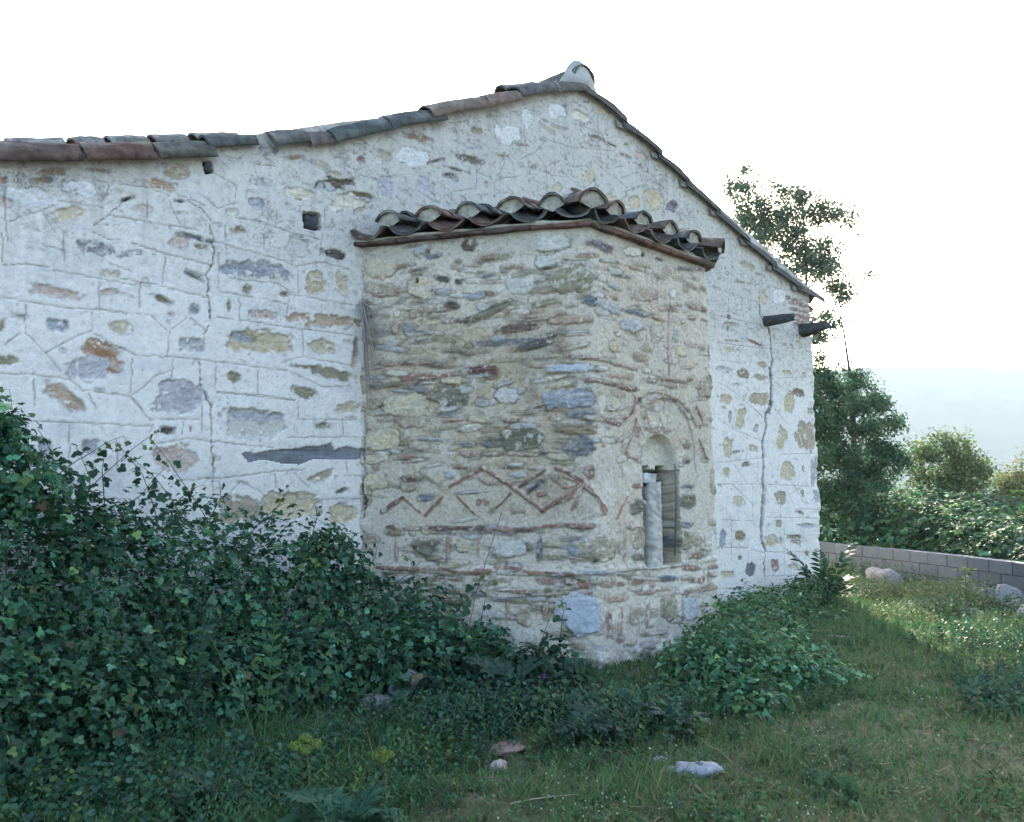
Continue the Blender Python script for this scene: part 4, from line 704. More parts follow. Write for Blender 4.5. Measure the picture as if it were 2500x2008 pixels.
def trifol(lb, P, out, size, r, base, young=.06, T=T_SER, up=.5, seed=0, var=.35):
    n = len(P); Nn = norm(out * .75 + np.array([0, 0, up]) + .55 * rdir(r, n)); D = norm(np.cross(Nn, rdir(r, n)) + np.array([0, 0, -.25])); S = size * r.uniform(.4, 1.3, n)
    C = leafcol(n, base, var, young, seed + 1); X = norm(np.cross(D, Nn))
    P = P + .0; C = C * np.exp(.38 * r.randn(n, 1)) * (1 + .45 * sm(fbm(P[:, 0] * 3.1 + P[:, 1], P[:, 2] * 3.1, 3, seed), -.1, .5))[:, None]; ok_ = r.rand(n) < .008; C[ok_] = np.array([.16, .13, .07]) * r.uniform(.5, 1.1, (ok_.sum(), 1)); wd_ = r.uniform(.62, .95, n); lb.add(inst(T, P, D, Nn, S, C, wd_)); 
    for sg in (-1, 1):
        D2 = norm(D * .25 + X * sg); lb.add(inst(T, P - D * (S * .05)[:, None], D2, norm(Nn + .25 * rdir(r, n)), S * .85, C * r.uniform(.85, 1.15, (n, 1)), wd_))
def arc_pts(a, b, sag, n=8, side=None):
    a = np.array(a, float); b = np.array(b, float); side = np.array([0, 0, 1.]) if side is None else side
    return [a + (b - a) * t + side * sag * math.sin(math.pi * t) for t in np.linspace(0, 1, n)]
def cane(lb, st, pts, r, size=.05, base=(.035, .085, .045), every=.055, rs=.004, sc=(.06, .07, .035), young=.2, start=.1, T=T_SER):
    L = sum(np.linalg.norm(b - a) for a, b in zip(pts[:-1], pts[1:])); n = max(3, int(L * (1 - start) / every)); tube(st, pts, np.linspace(rs, rs * .4, len(pts)), sc, 5)
    for i in range(n):
        t = start + (1 - start) * i / (n - 1); f = t * (len(pts) - 1); k = min(int(f), len(pts) - 2); p = pts[k] + (pts[k + 1] - pts[k]) * (f - k); d = norm(pts[k + 1] - pts[k])
        o = norm(np.cross(d, rdir(r, 1)[0])); q = p + o * size * .8; tube(st, [p, q], [.0014, .001], sc, 3, False)
        N_ = norm(np.array([-.3, -.5, .75]) + .5 * r.randn(3)); sz_ = size * (1.1 - .55 * t) * r.uniform(.8, 1.2); c = np.array(base) * r.uniform(.75, 1.3)
        if t > .8: c = np.array([.13, .17, .05]) * r.uniform(.8, 1.2)
        D = norm(o + .3 * d + np.array([0, 0, -.2])); X = norm(np.cross(D, N_))
        for dd, k_ in ((D, 1.), (norm(D * .3 + X), .85), (norm(D * .3 - X), .85)): lb.add(inst(T, q[None], dd[None], N_[None], np.array([sz_ * k_]), c[None]))
def bush(name, label, cat, blobs, n, size, base, seed, canes=(), group=None, young=.06, T=T_SER, lump=.22, tri=True, twigs=14, up=.5):
    r = np.random.RandomState(seed); B = np.array(blobs, float); c = B[:, :3].mean(axis=0); loc = (c[0], c[1], gz1(c[0], c[1])); e = empty(name, loc); lb = LB(); st = MB()
    P, o = blob_points(blobs, n, r, lump=lump, seed=seed); (trifol(lb, P, o, size, r, base, young, T, up, seed))
    P, o = blob_points(blobs, n // 2, r, (.45, .85), lump, .0, seed + 3); trifol(lb, P, o, size, r, base, 0, T, up, seed + 5)
    for i in range(twigs):
        b = B[r.randint(len(B))]; g = b[:2] + r.uniform(-.3, .3, 2) * b[3:5]; d = rdir(r, 1)[0]; d[2] = abs(d[2]); q = b[:3] + d * b[3:] * 1.0
        if inside_build(q[None])[0]: continue
        tube(st, arc_pts((g[0], g[1], gz1(*g) - .02), q, .1, 7), np.linspace(.007, .002, 7), (.07, .06, .04), 5)
    for cn in canes: cane(lb, st, *cn[:1], r, **(cn[1] if len(cn) > 1 else {}))
    lf = lb.build('leaves', M['leaf'], e, None); so_ = st.build('stems', M['stem'], e, True)
    for k in (lf, so_): k.matrix_parent_inverse = Matrix.Translation(-Vector(loc))
    return tag(e, label, cat, group)
def P3(x, y, Zc):                                                           # a point seen at photo (2156 scale) x,y at distance Zc ahead
    d = ray(x * DS, y * DS); return CAM + d * (Zc / (d @ FH))

# the big bramble against the wall
G1 = (.050, .122, .066)
bl = [(-4.3, -1.0, .75, 1.0, .85, 1.15), (-3.35, -.85, .62, .8, .75, 1.02), (-2.55, -.72, .55, .72, .62, .98), (-1.85, -.66, .52, .65, .58, .92), (-1.15, -.62, .50, .6, .52, .90), (-.5, -.65, .36, .5, .5, .62), (.0, -.95, .26, .42, .42, .50), (.34, -1.3, .16, .32, .3, .30),
      (-3.9, -1.65, .35, .75, .5, .5), (-3.0, -1.5, .30, .7, .42, .45), (-2.1, -1.3, .28, .65, .42, .42), (-1.2, -1.25, .25, .6, .4, .4), (-.4, -1.45, .22, .5, .38, .34), (-.85, -.75, .95, .35, .25, .35), (-2.7, -.55, 1.25, .4, .3, .35), (-4.35, -1.2, 1.55, .45, .45, .6), (*P3(0, 1000, 5.3), .26, .26, .32), (*P3(-10, 930, 5.2), .13, .13, .14), (*P3(22, 890, 5.3), .07, .07, .08), (*P3(-80, 900, 5.1), .25, .25, .4), (*P3(60, 1025, 5.5), .3, .3, .22)]
def pc(ptsx, Zc, bow=.05):
    P_ = [P3(x, y, z_) for (x, y), z_ in zip(ptsx, Zc if hasattr(Zc, '__len__') else [Zc] * len(ptsx))]; out = []
    for a, b in zip(P_[:-1], P_[1:]): out += arc_pts(a, b, bow * .3, 4)[:-1]
    return out + [P_[-1]]
cn = [(pc([(70, 1010), (30, 900), (20, 820)], [5.4, 5.4, 5.4]), dict(size=.055)), (pc([(-10, 1000), (5, 900), (-25, 850)], 5.3), {}), (pc([(165, 1060), (235, 985), (330, 910)], [6.0, 6.1, 6.2]), {}),
      (pc([(110, 1010), (190, 955), (262, 918)], [5.8, 5.9, 6.0]), {}), (pc([(390, 1100), (330, 1010), (265, 960)], [6.2, 6.2, 6.1]), {}), (pc([(450, 1120), (380, 1010), (318, 925)], [6.3, 6.3, 6.3]), {}), (pc([(330, 1090), (300, 1000), (240, 930)], [6.1, 6.1, 6.0]), {}),
      (pc([(440, 1100), (465, 1050), (462, 1012)], 6.5), {}), (pc([(560, 1110), (590, 1060), (610, 1035)], 6.8), {}), (pc([(655, 1140), (668, 1090), (662, 1060)], 7.1), dict(size=.04)), (pc([(700, 1180), (745, 1130), (770, 1120)], 7.3), dict(size=.045)),
      (pc([(770, 1220), (790, 1170), (800, 1140)], 7.4), dict(size=.04)), (pc([(745, 1190), (720, 1130), (650, 1085)], 7.2), dict(size=.04)), (pc([(873, 1270), (870, 1200), (858, 1165)], 7.3), dict(size=.045)), (pc([(825, 1240), (860, 1210), (885, 1215)], 7.3), dict(size=.045)),
      (pc([(960, 1290), (1000, 1250), (1035, 1215)], 7.1), dict(size=.055)), (pc([(1180, 1340), (1186, 1290), (1182, 1255)], 7.0), dict(size=.055)), (pc([(480, 1180), (560, 1090), (600, 1060)], 6.7), {}), (pc([(180, 1080), (190, 1010), (160, 940)], 5.9), {}), (pc([(250, 1090), (300, 1040), (350, 985)], 6.1), {}), (pc([(120, 1040), (110, 960), (80, 905)], 5.7), {}), (pc([(350, 1110), (380, 1050), (430, 1020)], 6.3), {}), (pc([(220, 1060), (215, 990), (225, 935)], 6.0), {}), (pc([(500, 1150), (530, 1100), (545, 1065)], 6.7), dict(size=.045)), (pc([(60, 1020), (60, 930), (45, 860)], 5.4), {})]
bush('bramble_bush', 'large dark green bramble thicket heaped against the white wall', 'bush', bl, 34000, .039, G1, 5, cn, young=.07, twigs=60, lump=.30)
# bush to the right of the apse
def gb(px, Z, h, rx, ry, rz): p = PX(px * DS, Z); return (p[0], p[1], gz1(p[0], p[1]) + h, rx, ry, rz)
bush('shrub', 'leafy green shrub at the foot of the apse below the window', 'shrub', [gb(1490, 6.9, .16, .38, .42, .32), gb(1560, 7.2, .15, .40, .46, .29), gb(1440, 7.2, .10, .32, .3, .22), gb(1540, 8.1, .18, .36, .45, .30), gb(1625, 7.8, .08, .38, .5, .20), gb(1400, 6.6, .02, .35, .3, .14), gb(1655, 7.2, .05, .35, .5, .14), gb(1575, 9.0, .2, .35, .4, .30), gb(1560, 6.4, .06, .4, .3, .16)], 7500, .034, (.065, .150, .072), 8,
     [(pc([(1530, 1400), (1520, 1330), (1527, 1290)], 7.6), {}), (pc([(1460, 1380), (1440, 1330), (1420, 1310)], 7.3), {}), (pc([(1600, 1420), (1650, 1370), (1690, 1380)], 7.3), dict(size=.04)), (pc([(1560, 1380), (1590, 1320), (1600, 1280)], 7.8), dict(size=.04)), (pc([(1420, 1440), (1390, 1400), (1370, 1400)], 6.9), dict(size=.04)), (pc([(1600, 1330), (1630, 1250), (1655, 1225)], 9.2), dict(size=.04))], young=.12, twigs=26, lump=.42)
bush('shrub', 'low weedy shrub growing along the white wall near the right corner', 'shrub', [gb(1590, 10.0, .14, .35, .35, .26), gb(1645, 11.2, .14, .45, .35, .28), gb(1690, 12.5, .14, .45, .35, .28), gb(1610, 9.4, .08, .35, .35, .18), gb(1690, 10.8, .03, .5, .5, .12)], 4200, .036, (.06, .125, .055), 9,
     [(pc([(1560, 1320), (1575, 1270), (1590, 1235)], 9.8), dict(size=.045)), (pc([(1650, 1300), (1640, 1260), (1660, 1240)], 10.5), dict(size=.045))], young=.12, twigs=18, lump=.40)
bush('ivy_patch', 'dark round-leaved creeper at the foot of the left apse face', 'creeper', [gb(930, 7.2, .18, .35, .25, .26), gb(1010, 7.15, .15, .3, .25, .28), gb(1090, 7.05, .14, .3, .22, .24), gb(1160, 6.95, .16, .26, .2, .3), gb(1000, 6.6, .05, .5, .4, .16), gb(860, 6.9, .2, .35, .35, .24)], 1500, .058, (.026, .065, .036), 10,
     [(pc([(1135, 1380), (1150, 1320), (1175, 1270)], 6.9), dict(size=.06, every=.08, young=0)), (pc([(1010, 1330), (1020, 1270), (1030, 1225)], 7.0), dict(size=.055, every=.08))], young=.03, T=T_ROUND, twigs=10)
# hedge of brambles beyond the block wall
hb = [gb(x, Z, h, rx, ry, rz) for x, Z, h, rx, ry, rz in [(1760, 21, .5, 1.3, 1.3, 1.15), (1850, 21, .5, 1.3, 1.3, 1.0), (1930, 20, .5, 1.2, 1.2, .95), (2010, 19, .45, 1.2, 1.3, .95), (2080, 17.5, .35, 1.1, 1.2, .85), (2150, 16.5, .3, 1.1, 1.1, .75), (2240, 15.5, .2, 1.1, 1.1, .8), (1960, 23, .7, 1.5, 1.5, 1.0), (2060, 22, .6, 1.4, 1.4, .95)]]
bush('bramble_hedge', 'bank of green brambles growing behind the grey block wall', 'hedge', hb, 15000, .10, (.040, .10, .052), 11, young=.12, twigs=30, lump=.3, up=.8)

# trees
def tree(name, label, base, blobs, nat, per, size, colr, seed, tr=.10, sig=.16, T=T_DIA, lean=(0, 0), yl=.0, group=None, bare=0):
    r = np.random.RandomState(seed); base = np.array(base, float); e = empty(name, tuple(base)); st = MB(); lb = LB(); B = np.array(blobs, float)
    wgt = B[:, 3] * B[:, 4] * B[:, 5]; k = r.choice(len(B), nat, p=wgt / wgt.sum()); d = rdir(r, nat); A_ = B[k, :3] + d * B[k, 3:] * (r.rand(nat, 1) ** .45)
    cz = B[:, :3].mean(axis=0); nodes = []; top = np.array([cz[0] + lean[0], cz[1] + lean[1], B[:, 2].max()]); low = B[:, 2].min() - B[:, 5].max() * .6
    for t in np.linspace(0, 1, 14): nodes.append((base + (top - base) * t + np.array([.12 * math.sin(4 * t + seed), .12 * math.cos(5 * t), 0]), tr * (1 - .85 * t)))
    tube(st, [p for p, _ in nodes], [q for _, q in nodes], (.07, .055, .045), 8)
    ends = A_.copy(); order = np.argsort(np.linalg.norm(A_ - cz, axis=1)); NP = [p for p, _ in nodes]; NR = [q for _, q in nodes]
    for i in order:
        a = A_[i]; P_ = np.array(NP); dd = np.linalg.norm(P_ - a, axis=1) + 1.2 * np.maximum(0, P_[:, 2] - a[2] + .2); j = int(np.argmin(dd)); p = P_[j]; q = NR[j]; r1 = max(.008, min(q * .6, .05)); r1 = max(r1, .010); m = (p + a) / 2 + .08 * r.randn(3) * np.linalg.norm(a - p)
        pts = [p, p * .6 + a * .4 + .1 * r.randn(3) * np.linalg.norm(a - p) * .5, m * .4 + a * .6, a]; tube(st, pts, np.linspace(r1, max(.005, r1 * .4), 4), (.065, .055, .045), 4, False); ends[i] = pts[1]; NP += [pts[1], pts[2], a]; NR += [r1 * .8, r1 * .6, r1 * .45]
    cnt = r.poisson(per * (.35 + 1.3 * r.rand(nat)), nat); idx = np.repeat(np.arange(nat), cnt); n = len(idx); off = r.randn(n, 3) * sig * np.array([1, 1, .75]); uu = r.rand(n, 1) ** .6 * 1.08; P_ = ends[idx] * (1 - uu) + A_[idx] * uu + off
    Nn = norm(norm(off) * .6 + np.array([0, 0, .5]) + .8 * rdir(r, n)); D = norm(np.cross(Nn, rdir(r, n)) + np.array([0, 0, -.2])); tone = (.6 + .8 * r.rand(nat))[idx][:, None]
    C = leafcol(n, colr, .3, yl, seed) * tone; lb.add(inst(T, P_, D, Nn, size * r.uniform(.6, 1.3, n), C))
    lf = lb.build('crown', M['leaf'], e); tk = st.build('trunk', M['stem'], e)
    for q in (lf, tk): q.matrix_parent_inverse = Matrix.Translation(-Vector(tuple(base)))
    return tag(e, label, 'tree', group)
def tb(x, y, Z, rx, rz, ry=None): p = P3(x, y, Z); return (p[0], p[1], p[2], rx, ry or rx, rz)
b0 = PX(1690 * DS, 22); tree('slender_tree', 'tall open tree with wispy crown rising behind the gable roof', (b0[0], b0[1], gz1(b0[0], b0[1]) - .1),
     [tb(1565, 400, 22, .55, .85), tb(1585, 470, 22, .7, .7), tb(1640, 400, 22, .4, .4), tb(1640, 480, 22, .7, .7), tb(1700, 430, 22.3, .6, .6), tb(1755, 450, 22, .6, .55), tb(1720, 550, 22, .8, .8), tb(1620, 570, 22, .5, .5), tb(1775, 600, 22, .45, .5), tb(1730, 680, 21.5, .45, .5), tb(1790, 490, 22, .3, .4), tb(1845, 575, 22, .25, .2)],
     500, 50, .078, (.105, .160, .11), 21, .10, .11)
b0 = PX(1800 * DS, 20.5); tree('bushy_tree', 'dense dark bushy tree beside the right corner of the church', (b0[0], b0[1], gz1(b0[0], b0[1]) - .1),
     [tb(1742, 735, 20.5, .22, .35), tb(1765, 690, 20.8, .30, .35), tb(1720, 690, 20.8, .3, .4), tb(1800, 790, 20.5, .3, .3), tb(1740, 800, 20.5, .6, .7), tb(1790, 850, 20.5, .75, .7), tb(1850, 900, 20.5, .55, .55), tb(1760, 930, 20.5, .9, .8), tb(1840, 980, 20.5, .75, .7), tb(1780, 1040, 20.5, 1.0, .7), tb(1720, 880, 20.5, .7, .8), tb(1875, 970, 20.3, .4, .35), tb(1720, 1020, 20.5, .8, .8), tb(1855, 850, 20.5, .25, .25)],
     330, 100, .080, (.050, .105, .060), 22, .12, .12)
b0 = PX(2010 * DS, 24); tree('sapling', 'small light green tree with crooked thin trunk behind the block wall', (b0[0], b0[1], gz1(b0[0], b0[1]) - .1),
     [tb(1950, 950, 24, .5, .45), tb(1990, 930, 24, .55, .35), tb(2030, 980, 24, .6, .5), tb(1980, 1010, 24, .6, .45), tb(2050, 1020, 24, .35, .3), tb(1930, 1010, 24, .3, .4), tb(2055, 960, 24, .25, .2)], 150, 46, .095, (.10, .15, .06), 23, .06, .15)
b0 = PX(2190 * DS, 28); tree('bushy_tree', 'yellow-green bushy tree at the right edge behind the block wall', (b0[0], b0[1], gz1(b0[0], b0[1]) - .1),
     [tb(2150, 1020, 28, .9, .7), tb(2200, 1000, 28, 1.0, .9), tb(2130, 1070, 28, .8, .6), tb(2180, 1080, 28, 1.0, .7), tb(2260, 1040, 28, 1.0, .9), tb(2100, 1100, 28, .7, .4), tb(2135, 1120, 27, .7, .4)], 260, 70, .11, (.13, .16, .06), 24, .09, .2)
b0 = PX(1930 * DS, 26); tree('bushy_tree', 'low sunlit bush between the dark tree and the small light tree', (b0[0], b0[1], gz1(b0[0], b0[1]) - .1),
     [tb(1900, 1060, 26, .8, .4), tb(1950, 1060, 26, .7, .35), tb(2030, 1065, 26, .8, .35), tb(2080, 1080, 26, .6, .35)], 110, 60, .10, (.12, .16, .055), 25, .05, .18)

# ------------------------------------------------------------------ low concrete block wall
a = PX(2003, 19.3); b = PX(2500, 13.6); d = (b - a); d[2] = 0; L0 = np.linalg.norm(d); d /= L0; nrm = np.array([d[1], -d[0], 0]); nrm = nrm if nrm @ (CAM - a) > 0 else -nrm; a = a - d * 5; Lw = L0 + 5 + 4
mb = MB(); ztop = .30; bl_, bh = .50, .20; r = random.Random(3)
for course in range(4):
    z1 = ztop - course * bh; x = -(.25 if course % 2 else 0)
    while x < Lw:
        x0, x1 = x + .009, x + bl_ - .009; o = r.uniform(-.004, .004); zz0, zz1 = z1 - bh + .010, z1 - r.uniform(0, .004) + (.004 if course == 0 else -.004)
        V = [a + d * q + nrm * (w_ * .10 + o) + np.array([0, 0, zq + .012 * math.sin(q * .9)]) for q, w_, zq in [(x0, 1, zz0), (x1, 1, zz0), (x1, 1, zz1), (x0, 1, zz1), (x0, -1, zz0), (x1, -1, zz0), (x1, -1, zz1), (x0, -1, zz1)]]
        c = np.array([.105, .12, .145]) * r.uniform(.85, 1.15); mb.add(V, [(0, 1, 2, 3), (5, 4, 7, 6), (3, 2, 6, 7), (0, 4, 5, 1), (0, 3, 7, 4), (1, 5, 6, 2)], c); x += bl_
V = [a + d * q + nrm * w_ * .085 + np.array([0, 0, zq]) for q, w_, zq in [(0, 1, -.6), (Lw, 1, -.6), (Lw, 1, ztop - .03), (0, 1, ztop - .03), (0, -1, -.6), (Lw, -1, -.6), (Lw, -1, ztop - .03), (0, -1, ztop - .03)]]
mb.add(V, [(0, 1, 2, 3), (5, 4, 7, 6), (3, 2, 6, 7), (0, 3, 7, 4), (1, 5, 6, 2)], (.045, .045, .05))
tag(mb.build('block_wall', M['block'], None, False, (a + d * Lw / 2) * np.array([1, 1, 0])), 'low grey concrete block wall on the right running away beside the grass', 'wall'); bwall = (a, d, nrm, Lw)

# ------------------------------------------------------------------ rocks, sticks
def rock(name, label, px, Z, sx, sy, sz_, c, seed, cat='rock', group=None, sink=.25, rot=0.):
    p = PX(px * DS, Z); g = gz1(p[0], p[1]); r = random.Random(seed); V = []; F = []; nu, nv = 22, 13
    for i in range(nv):
        th = math.pi * i / (nv - 1)
        for j in range(nu):
            ph = 2 * math.pi * j / nu; d_ = np.array([math.sin(th) * math.cos(ph), math.sin(th) * math.sin(ph), math.cos(th)]); d_ = np.sign(d_) * np.abs(d_) ** .8
            k = 1 + .50 * float(fbm(np.array([d_[0] * 1.6 + seed + d_[2]]), np.array([d_[1] * 1.6 - d_[2]]), 4, seed)[0]); k += .16 * float(fbm(np.array([d_[0] * 5 + seed - d_[2] * 4]), np.array([d_[1] * 5 + d_[2] * 3]), 3, seed + 1)[0]); V.append(d_ * k * np.array([sx, sy, sz_]))
    V = np.array(V); ca, sa = math.cos(rot), math.sin(rot); V = np.stack([V[:, 0] * ca - V[:, 1] * sa, V[:, 0] * sa + V[:, 1] * ca, V[:, 2]], -1); V += np.array([p[0], p[1], g + sz_ * (1 - 2 * sink)])
    for i in range(nv - 1):
        for j in range(nu): F.append((i * nu + j, (i + 1) * nu + j, (i + 1) * nu + (j + 1) % nu, i * nu + (j + 1) % nu))
    mb = MB(); C = np.array(c) * (1 + .25 * fbm(V[:, 0] * 20, V[:, 1] * 20 + V[:, 2] * 15, 3, seed))[:, None]; mb.add(V, F, C); return tag(mb.build(name, M['rock'], None, True, (p[0], p[1], g)), label, cat, group)
rock('flat_stone', 'pale flat stone lying in the grass at the bottom centre', 1443, 5.05, .12, .085, .04, (.25, .26, .285), 1, 'stone', rot=-.7)
rock('stone', 'small pale stone in the grass left of the flat stone', 1366, 5.3, .035, .03, .02, (.34, .35, .37), 2, 'stone')
rock('stone', 'half buried grey stone just left of the flat stone', 1392, 5.1, .06, .045, .015, (.30, .30, .31), 3, 'stone')
rock('stone', 'pinkish stone standing in the weeds left of the bottom centre', 1038, 5.25, .05, .04, .045, (.36, .28, .26), 4, 'stone')
rock('stone', 'flat reddish stone on bare soil in front of the apse', 1052, 5.55, .12, .09, .03, (.24, .16, .14), 5, 'stone')
rock('stone', 'lichen-speckled grey boulder among the leaves at the left foot of the apse', 850, 6.75, .15, .12, .16, (.22, .21, .25), 6, 'boulder')
rock('stone', 'dull purple stone at the left end under the brambles', 790, 6.6, .12, .1, .08, (.20, .17, .18), 7, 'boulder')
for i, (px, Z, a_, h_, lab) in enumerate([(2095, 13.3, .26, .17, 'largest pale rock of the heap by the block wall'), (2065, 13.5, .17, .15, 'pointed grey rock left of the largest in the heap by the block wall'), (2150, 12.2, .2, .13, 'pale rock at the right edge of the photo in front of the block wall'), (2118, 12.9, .16, .10, 'low rock in front of the heap by the block wall'),
                                     (1845, 16.0, .30, .22, 'jagged grey rock standing alone before the far part of the block wall'), (2035, 14.5, .14, .08, 'flat white rock touching the block wall'), (2030, 11.7, .11, .08, 'small pale rock at the front left of the rock heap'), (2012, 12.4, .14, .06, 'crumbly pale rubble left of the rock heap'), (1875, 14.6, .10, .08, 'pinkish small rock in the sunlit weeds'), (2068, 11.2, .07, .03, 'flat white pebble in the grass before the rock heap'), (2135, 11.9, .11, .09, 'knobbly rock low at the right end of the heap')]):
    rock('rock', lab, px, Z, a_, a_ * .8, h_, (.24, .235, .24), 20 + i, 'rock', 'rocks near the block wall', .3, i)
rock('stone', 'smooth boulder leaning on the foot of the right church corner', 1712, 13.9, .2, .18, .26, (.30, .30, .32), 40, 'boulder')
def stick(label, pts, r0, c=(.10, .075, .06), name='stick', cat='stick'):
    mb = MB(); P_ = []
    for x, y, Z, h in pts: p = PX(x * DS, Z); P_.append(np.array([p[0], p[1], gz1(p[0], p[1]) + h]))
    q = []
    for a, b in zip(P_[:-1], P_[1:]): q += arc_pts(a, b, .008, 4)[:-1]
    tube(mb, q + [P_[-1]], np.linspace(r0, r0 * .5, len(q) + 1), c, 6); tag(mb.build(name, M['stem'], None, True, tuple(P_[0])), label, cat)
stick('short dark stick poking from the grass at the bottom edge', [(1435, 0, 4.75, .03), (1475, 0, 4.45, .01)], .010)
stick('thin grey twig lying left of the bottom centre', [(990, 0, 5.0, .03), (1080, 0, 4.95, .025)], .005, (.15, .12, .10))
stick('long pale straw stalk lying in the grass at the lower left centre', [(1060, 0, 4.6, .02), (1200, 0, 4.7, .03)], .004, (.34, .28, .18), 'straw_stalk', 'stalk')
stick('pale dry stalk leaning in the weeds under the apse corner', [(1240, 0, 6.6, .16), (1290, 0, 6.2, .03)], .005, (.36, .31, .20), 'straw_stalk', 'stalk')
stick('forked white stick lying on the grass right of the shrub', [(1715, 0, 9.2, .02), (1750, 0, 9.0, .04), (1765, 0, 9.2, .02)], .008, (.34, .32, .28))
for i, (x, Z) in enumerate([(2030, 12.0), (2050, 12.1), (2085, 11.6), (2098, 11.5)]):
    stick(('leftmost', 'second', 'third', 'rightmost')[i] + ' dark dead branch stub leaning in the rock heap', [(x, 0, Z, 0), (x - 12 + 8 * i, 0, Z - .1, .22)], .016)

# bundle of dry stems hanging from the crack between wall and apse
mb = MB(); r = np.random.RandomState(4); tp = hit(880, 742, (0, -.05, 0), np.array([0, 1., 0]))
for i in range(34):
    L = r.uniform(.25, .95) if i > 8 else r.uniform(.8, 1.05); a = tp + np.array([r.uniform(-.03, .04), r.uniform(-.05, 0), r.uniform(-.05, .04)]); spread = r.uniform(-.06, .30) * (1.15 - L)
    b = a + np.array([spread * 1.1 - .02, -.05 - .10 * r.rand() - max(0, spread) * .9, -L]); b = b if not inside_build(b[None], .0)[0] else b + np.array([-.12, -.02, 0])
    p_ = arc_pts(a, b, .03, 7, np.array([-.5, -.8, 0])); tube(mb, p_, np.linspace(.0045, .0018, 7), np.array([.30, .27, .25]) * r.uniform(.6, 1.2), 4)
for i in range(14): a = tp + r.randn(3) * .02; tube(mb, arc_pts(a, a + np.array([r.uniform(-.02, .16), -.04 - .12 * r.rand(), r.uniform(-.12, .06)]), .03, 5), .0022, (.20, .17, .14), 4)
tag(mb.build('dry_stems', M['stem'], None, True, tuple(tp)), 'bundle of dry grey stems hanging from the crack beside the apse', 'dead plant')
mb = MB(); tube(mb, pc([(985, 1330), (1005, 1240), (1040, 1130), (1062, 1060)], [7.3, 7.35, 7.3, 7.4], 0), [.004] * 9 + [.002], (.18, .14, .12), 6); tag(mb.build('dead_cane', M['stem'], None, True, tuple(P3(985, 1330, 7.3))), 'long bare brown cane slanting up the left apse face', 'dead plant')

# ------------------------------------------------------------------ grass, ground cover
r = np.random.RandomState(31)
def scatter(n, z0, z1, p=-.3, sl=.82, ex=.8):
    u = r.rand(n); k = p + 1; Z = (z0 ** k + u * (z1 ** k - z0 ** k)) ** (1 / k); X = (r.rand(n) * 2 - 1) * (sl * Z + ex); P_ = W(0, 0) + X[:, None] * RH + Z[:, None] * FH; P_[:, 2] = gz(P_[:, 0], P_[:, 1]); return P_, X, Z
def ground_ok(P_, mar=.0):
    ok = ~inside_build(P_, mar); a, d, nn, Lw = bwall; rel = P_ - a; ok &= ~((rel @ nn) < .12) | ((rel @ d) < 0) ; return ok & ((P_[:, 1] < 0) | (P_[:, 0] > 9))
lb = LB()
P_, X, Z = scatter(380000, 3.3, 26); n1 = fbm(P_[:, 0] * 1.1, P_[:, 1] * 1.1, 4, 401); n2 = fbm(P_[:, 0] * 5, P_[:, 1] * 5, 3, 402)
bare = sm(fbm(P_[:, 0] * 2.3, P_[:, 1] * 2.3, 4, 403), .10, .40); ok = ground_ok(P_) & (r.rand(len(P_)) > bare * .72); P_, X, Z, n1, n2 = P_[ok], X[ok], Z[ok], n1[ok], n2[ok]; n = len(P_)
clm = sm(fbm(P_[:, 0] * 3.2, P_[:, 1] * 3.2, 3, 405), .1, .5)
lng = .8 * clm + sm(n1 + .5 * n2, .0, .6) * sm(Z, 8, 13) + sm(X / Z, -.05, -.3) * .9 + .35 * sm(n1, .2, .6); h = (.028 + .06 * r.rand(n) ** 2) * (1 + 1.6 * lng) * (1 + .03 * Z)
D = norm(np.stack([r.randn(n) * .55, r.randn(n) * .55, np.ones(n)], -1)); C = leafcol(n, (.085, .180, .068), .4, 0, 5)
st = r.rand(n) < (.10 + .12 * (n1 > .1)); C[st] = np.array([.26, .21, .11]) * r.uniform(.5, 1.2, (st.sum(), 1)); yw = sm(n1, -.3, .4)[:, None]; C = C * (1 - .25 * yw) + np.array([.095, .105, .040]) * .25 * yw
lb.add(inst(T_BLADE, P_, D, norm(rdir(r, n) * np.array([1, 1, .1])), h, C, (.0030 + .0007 * Z) / h * r.uniform(.7, 1.4, n)))
P_, X, Z = scatter(9000, 3.4, 14, -.5); P_ = P_[ground_ok(P_)]; n = len(P_); P_[:, 2] += r.uniform(.004, .03, n); a_ = r.rand(n) * 6.283; lb.add(inst(T_BLADE, P_, np.stack([np.cos(a_), np.sin(a_), .15 * r.randn(n)], -1), np.tile([0, 0, 1.], (n, 1)), r.uniform(.03, .14, n), np.array([.30, .24, .15]) * r.uniform(.4, 1.2, (n, 1)), r.uniform(.03, .08, n)))
tag(lb.build('grass', M['leaf']), 'short green grass with dry straws in front of the church', 'grass', kind='stuff')
lb = LB(); P_, X, Z = scatter(140000, 3.3, 16, -.6); n1 = fbm(P_[:, 0] * 1.6, P_[:, 1] * 1.6, 4, 411); ok = ground_ok(P_) & (n1 + .35 * r.randn(len(P_)) > -.12); P_, Z, X = P_[ok], Z[ok], X[ok]; n = len(P_)
P_[:, 2] += r.uniform(.008, .04, n); Nn = norm(np.stack([r.randn(n) * .45, r.randn(n) * .45, np.ones(n)], -1)); D = norm(np.cross(Nn, rdir(r, n)))
lb.add(inst((T_DIA[0] * [1.5, 1, 1], T_DIA[1]), P_, D, Nn, r.uniform(.010, .022, n) * (1 + .04 * Z), leafcol(n, (.075, .155, .065), .4, .06, 6)))
tag(lb.build('clover', M['leaf']), 'low clover and small-leaved ground cover mixed into the grass', 'ground cover', kind='stuff')
